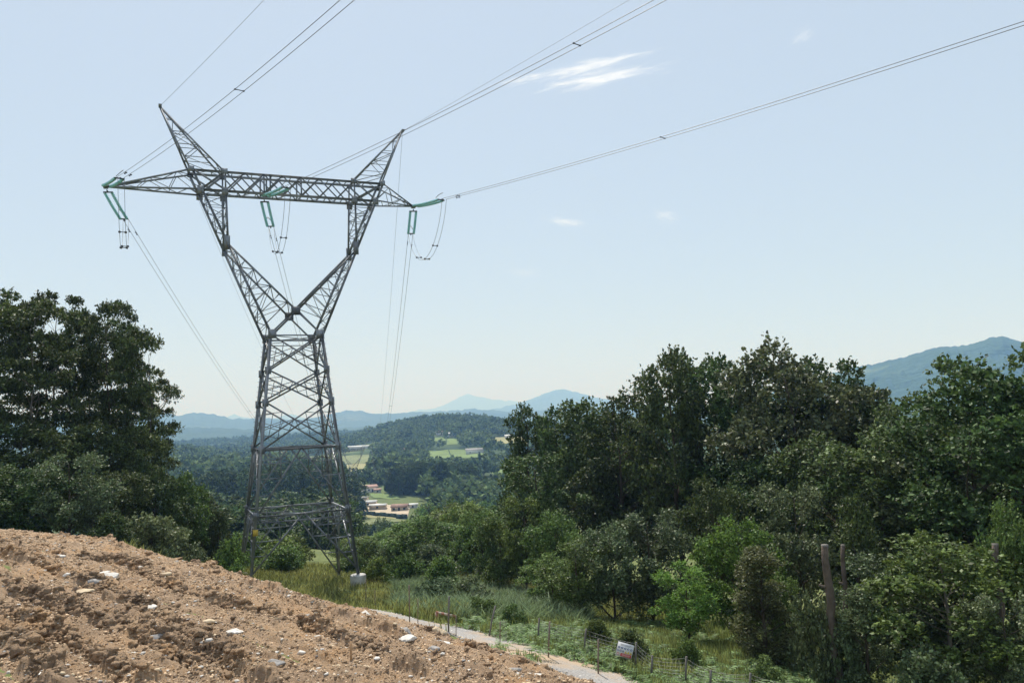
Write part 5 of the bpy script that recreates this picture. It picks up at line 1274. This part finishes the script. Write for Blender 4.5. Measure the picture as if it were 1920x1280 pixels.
# notice board
def board():
    pa, pt = PT[4]; R = math.hypot(pa[0], pa[1]) - .06
    tl, tr_, bl = [np.array(ray(*q)) * R for q in ((1159.5, 1201.5), (1189.5, 1210), (1157.5, 1228.5))]
    # a flat panel hung on the fence line: width along the fence, tilted a little
    ux = tr_ - tl; wx = np.linalg.norm(ux); ux /= wx; dn = bl - tl; hy = np.linalg.norm(dn); dn = dn - ux * np.dot(dn, ux); dn /= np.linalg.norm(dn); nz = np.cross(ux, -dn); c = tl + ux * wx / 2 + dn * hy / 2
    if np.dot(nz, -c) < 0: nz = -nz
    Rm = np.stack([ux, -dn, nz], 1); root = empty('notice_board', tuple(c), 'white site safety board with rows of pictograms hung on the fence', 'sign')
    w, h = wx, hy
    def flat(nm, shapes, col, lift, lab=None):
        mm = simple('paint_' + nm, col, .6, 0, .06, 3); m = MB()
        for kind, x, y, a, b in shapes:
            if kind == 'r': V = [(x - a, y - b), (x + a, y - b), (x + a, y + b), (x - a, y + b)]; Fq = [(0, 1, 2, 3)]
            elif kind == 't': V = [(x - a, y - b), (x + a, y - b), (x + .001, y + b), (x - .001, y + b)]; Fq = [(0, 1, 2, 3)]
            else:
                th = np.arange(12) * math.pi / 6; V = [(x + a * math.cos(t), y + b * math.sin(t)) for t in th]; Fq = [(0, 1, 2, 3), (0, 3, 4, 5), (0, 5, 6, 7), (0, 7, 8, 9), (0, 9, 10, 11)]
            V = np.array([(p[0] * w, p[1] * h, lift) for p in V]) @ Rm.T; m.add(V, Fq)
        return link(nm, m.me(nm, [mm]), root)
    m = MB(); V = np.array([(x * w / 2, y * h / 2, z) for z in (-.012, 0) for x, y in ((-1, -1), (1, -1), (1, 1), (-1, 1))]) @ Rm.T
    m.add(V, [(0, 3, 2, 1), (4, 5, 6, 7), (0, 1, 5, 4), (1, 2, 6, 5), (2, 3, 7, 6), (3, 0, 4, 7)]); link('panel', m.me('panel', [simple('board_white', (.72, .72, .74), .5, 0, .06, 3)]), root)
    flat('title_line', [('r', 0, .38, .34, .018), ('r', -.02, .31, .30, .014)], (.35, .36, .4), .004)
    for i in range(5): flat('blue_pictogram', [('c', -.38 + .19 * i, .14, .065, .075)], (.03, .07, .28), .004)
    for i in range(3): flat('blue_pictogram', [('c', -.40 + .15 * i, -.08, .06, .07)], (.03, .07, .28), .004)
    for i in range(3): flat('yellow_pictogram', [('t', .08 + .16 * i, -.09, .07, .08)], (.75, .5, .04), .004)
    flat('red_ring', [('c', -.37, -.31, .075, .085)], (.6, .12, .12), .004); flat('ring_centre', [('c', -.37, -.31, .045, .05)], (.75, .7, .7), .008)
    flat('red_banner', [('r', .12, -.32, .33, .10)], (.55, .05, .07), .004)
    flat('banner_line', [('r', .12, -.285, .27, .016), ('r', .12, -.35, .24, .016)], (.75, .5, .5), .008)
    for i in range(8): flat('pictogram_mark', [('r', (-.38 + .19 * i) if i < 5 else (-.40 + .15 * (i - 5)), .14 if i < 5 else -.08, .018, .045)], (.8, .8, .85), .008)
board()
GW = 'wooden survey stakes standing in the bare soil'
def stake(top, base, lab):
    p = hit(*base); z = float(soil_z(p[0], p[1])[0][0]); R = math.hypot(p[0], p[1]); t = ray(*top); tp = np.array([t[0], t[1], t[2]]) * R; d = tp - np.array([p[0], p[1], z])
    m = MB(); m.bar((0, 0, -.2), d, .045, .03, (1, 0, 0)); o = link('wooden_stake', m.me('wooden_stake', [M['wood']]), None, lab, 'stake', GW, None, (p[0], p[1], z))
stake((146, 989), (147, 1003), 'short wooden stake on the crest of the soil in front of the gum trees')
stake((658, 1202), (658, 1242), 'thin wooden stake standing low on the bare soil left of the path')
# small trestle of red and white wood by the path
p = hit(820, 1164); q = hit(853, 1172); R = math.hypot(p[0], p[1])
root = empty('trestle', tuple(p), 'small wooden barrier trestle with faded red stripes beside the gravel path', 'barrier')
m = MB(); tA = np.array(ray(817, 1147)) * R - p; tB = np.array(ray(855, 1155)) * R - p; up = np.array([0, 0, 1.])
mm2, ntt, bb2 = mat('faded_stripes'); tcn = nd(ntt, 'ShaderNodeTexCoord'); wv = nd(ntt, 'ShaderNodeTexWave'); wv.inputs['Scale'].default_value = 1.4; wv.inputs['Distortion'].default_value = 1
rmp = nd(ntt, 'ShaderNodeValToRGB'); rmp.color_ramp.elements[0].color = (.45, .2, .14, 1); rmp.color_ramp.elements[1].color = (.62, .52, .42, 1); rmp.color_ramp.elements[0].position = .4; rmp.color_ramp.elements[1].position = .6
ntt.links.new(tcn.outputs['Object'], wv.inputs[0]); ntt.links.new(wv.outputs[0], rmp.inputs[0]); ntt.links.new(rmp.outputs[0], bb2.inputs['Base Color'])
m.bar(tA, tB, .09, .03, up); link('rail', m.me('rail', [mm2]), root)
m = MB(); m.bar(tA - (0, 0, .01), (tA[0] * 1.0 + .06, tA[1], -.1), .07, .03, (1, 0, 0)); link('leg', m.me('leg', [mm2]), root)
m = MB(); m.bar(tA + (0.02, .03, -.02), (tA[0] + .16, tA[1] + .2, -.1), .05, .03, (1, 0, 0)); link('leg', m.me('leg', [mm2]), root)
m = MB(); m.bar(tB, (tB[0], tB[1], -.5), .04, .03, (1, 0, 0)); link('leg', m.me('leg', [M['greywood']]), root)
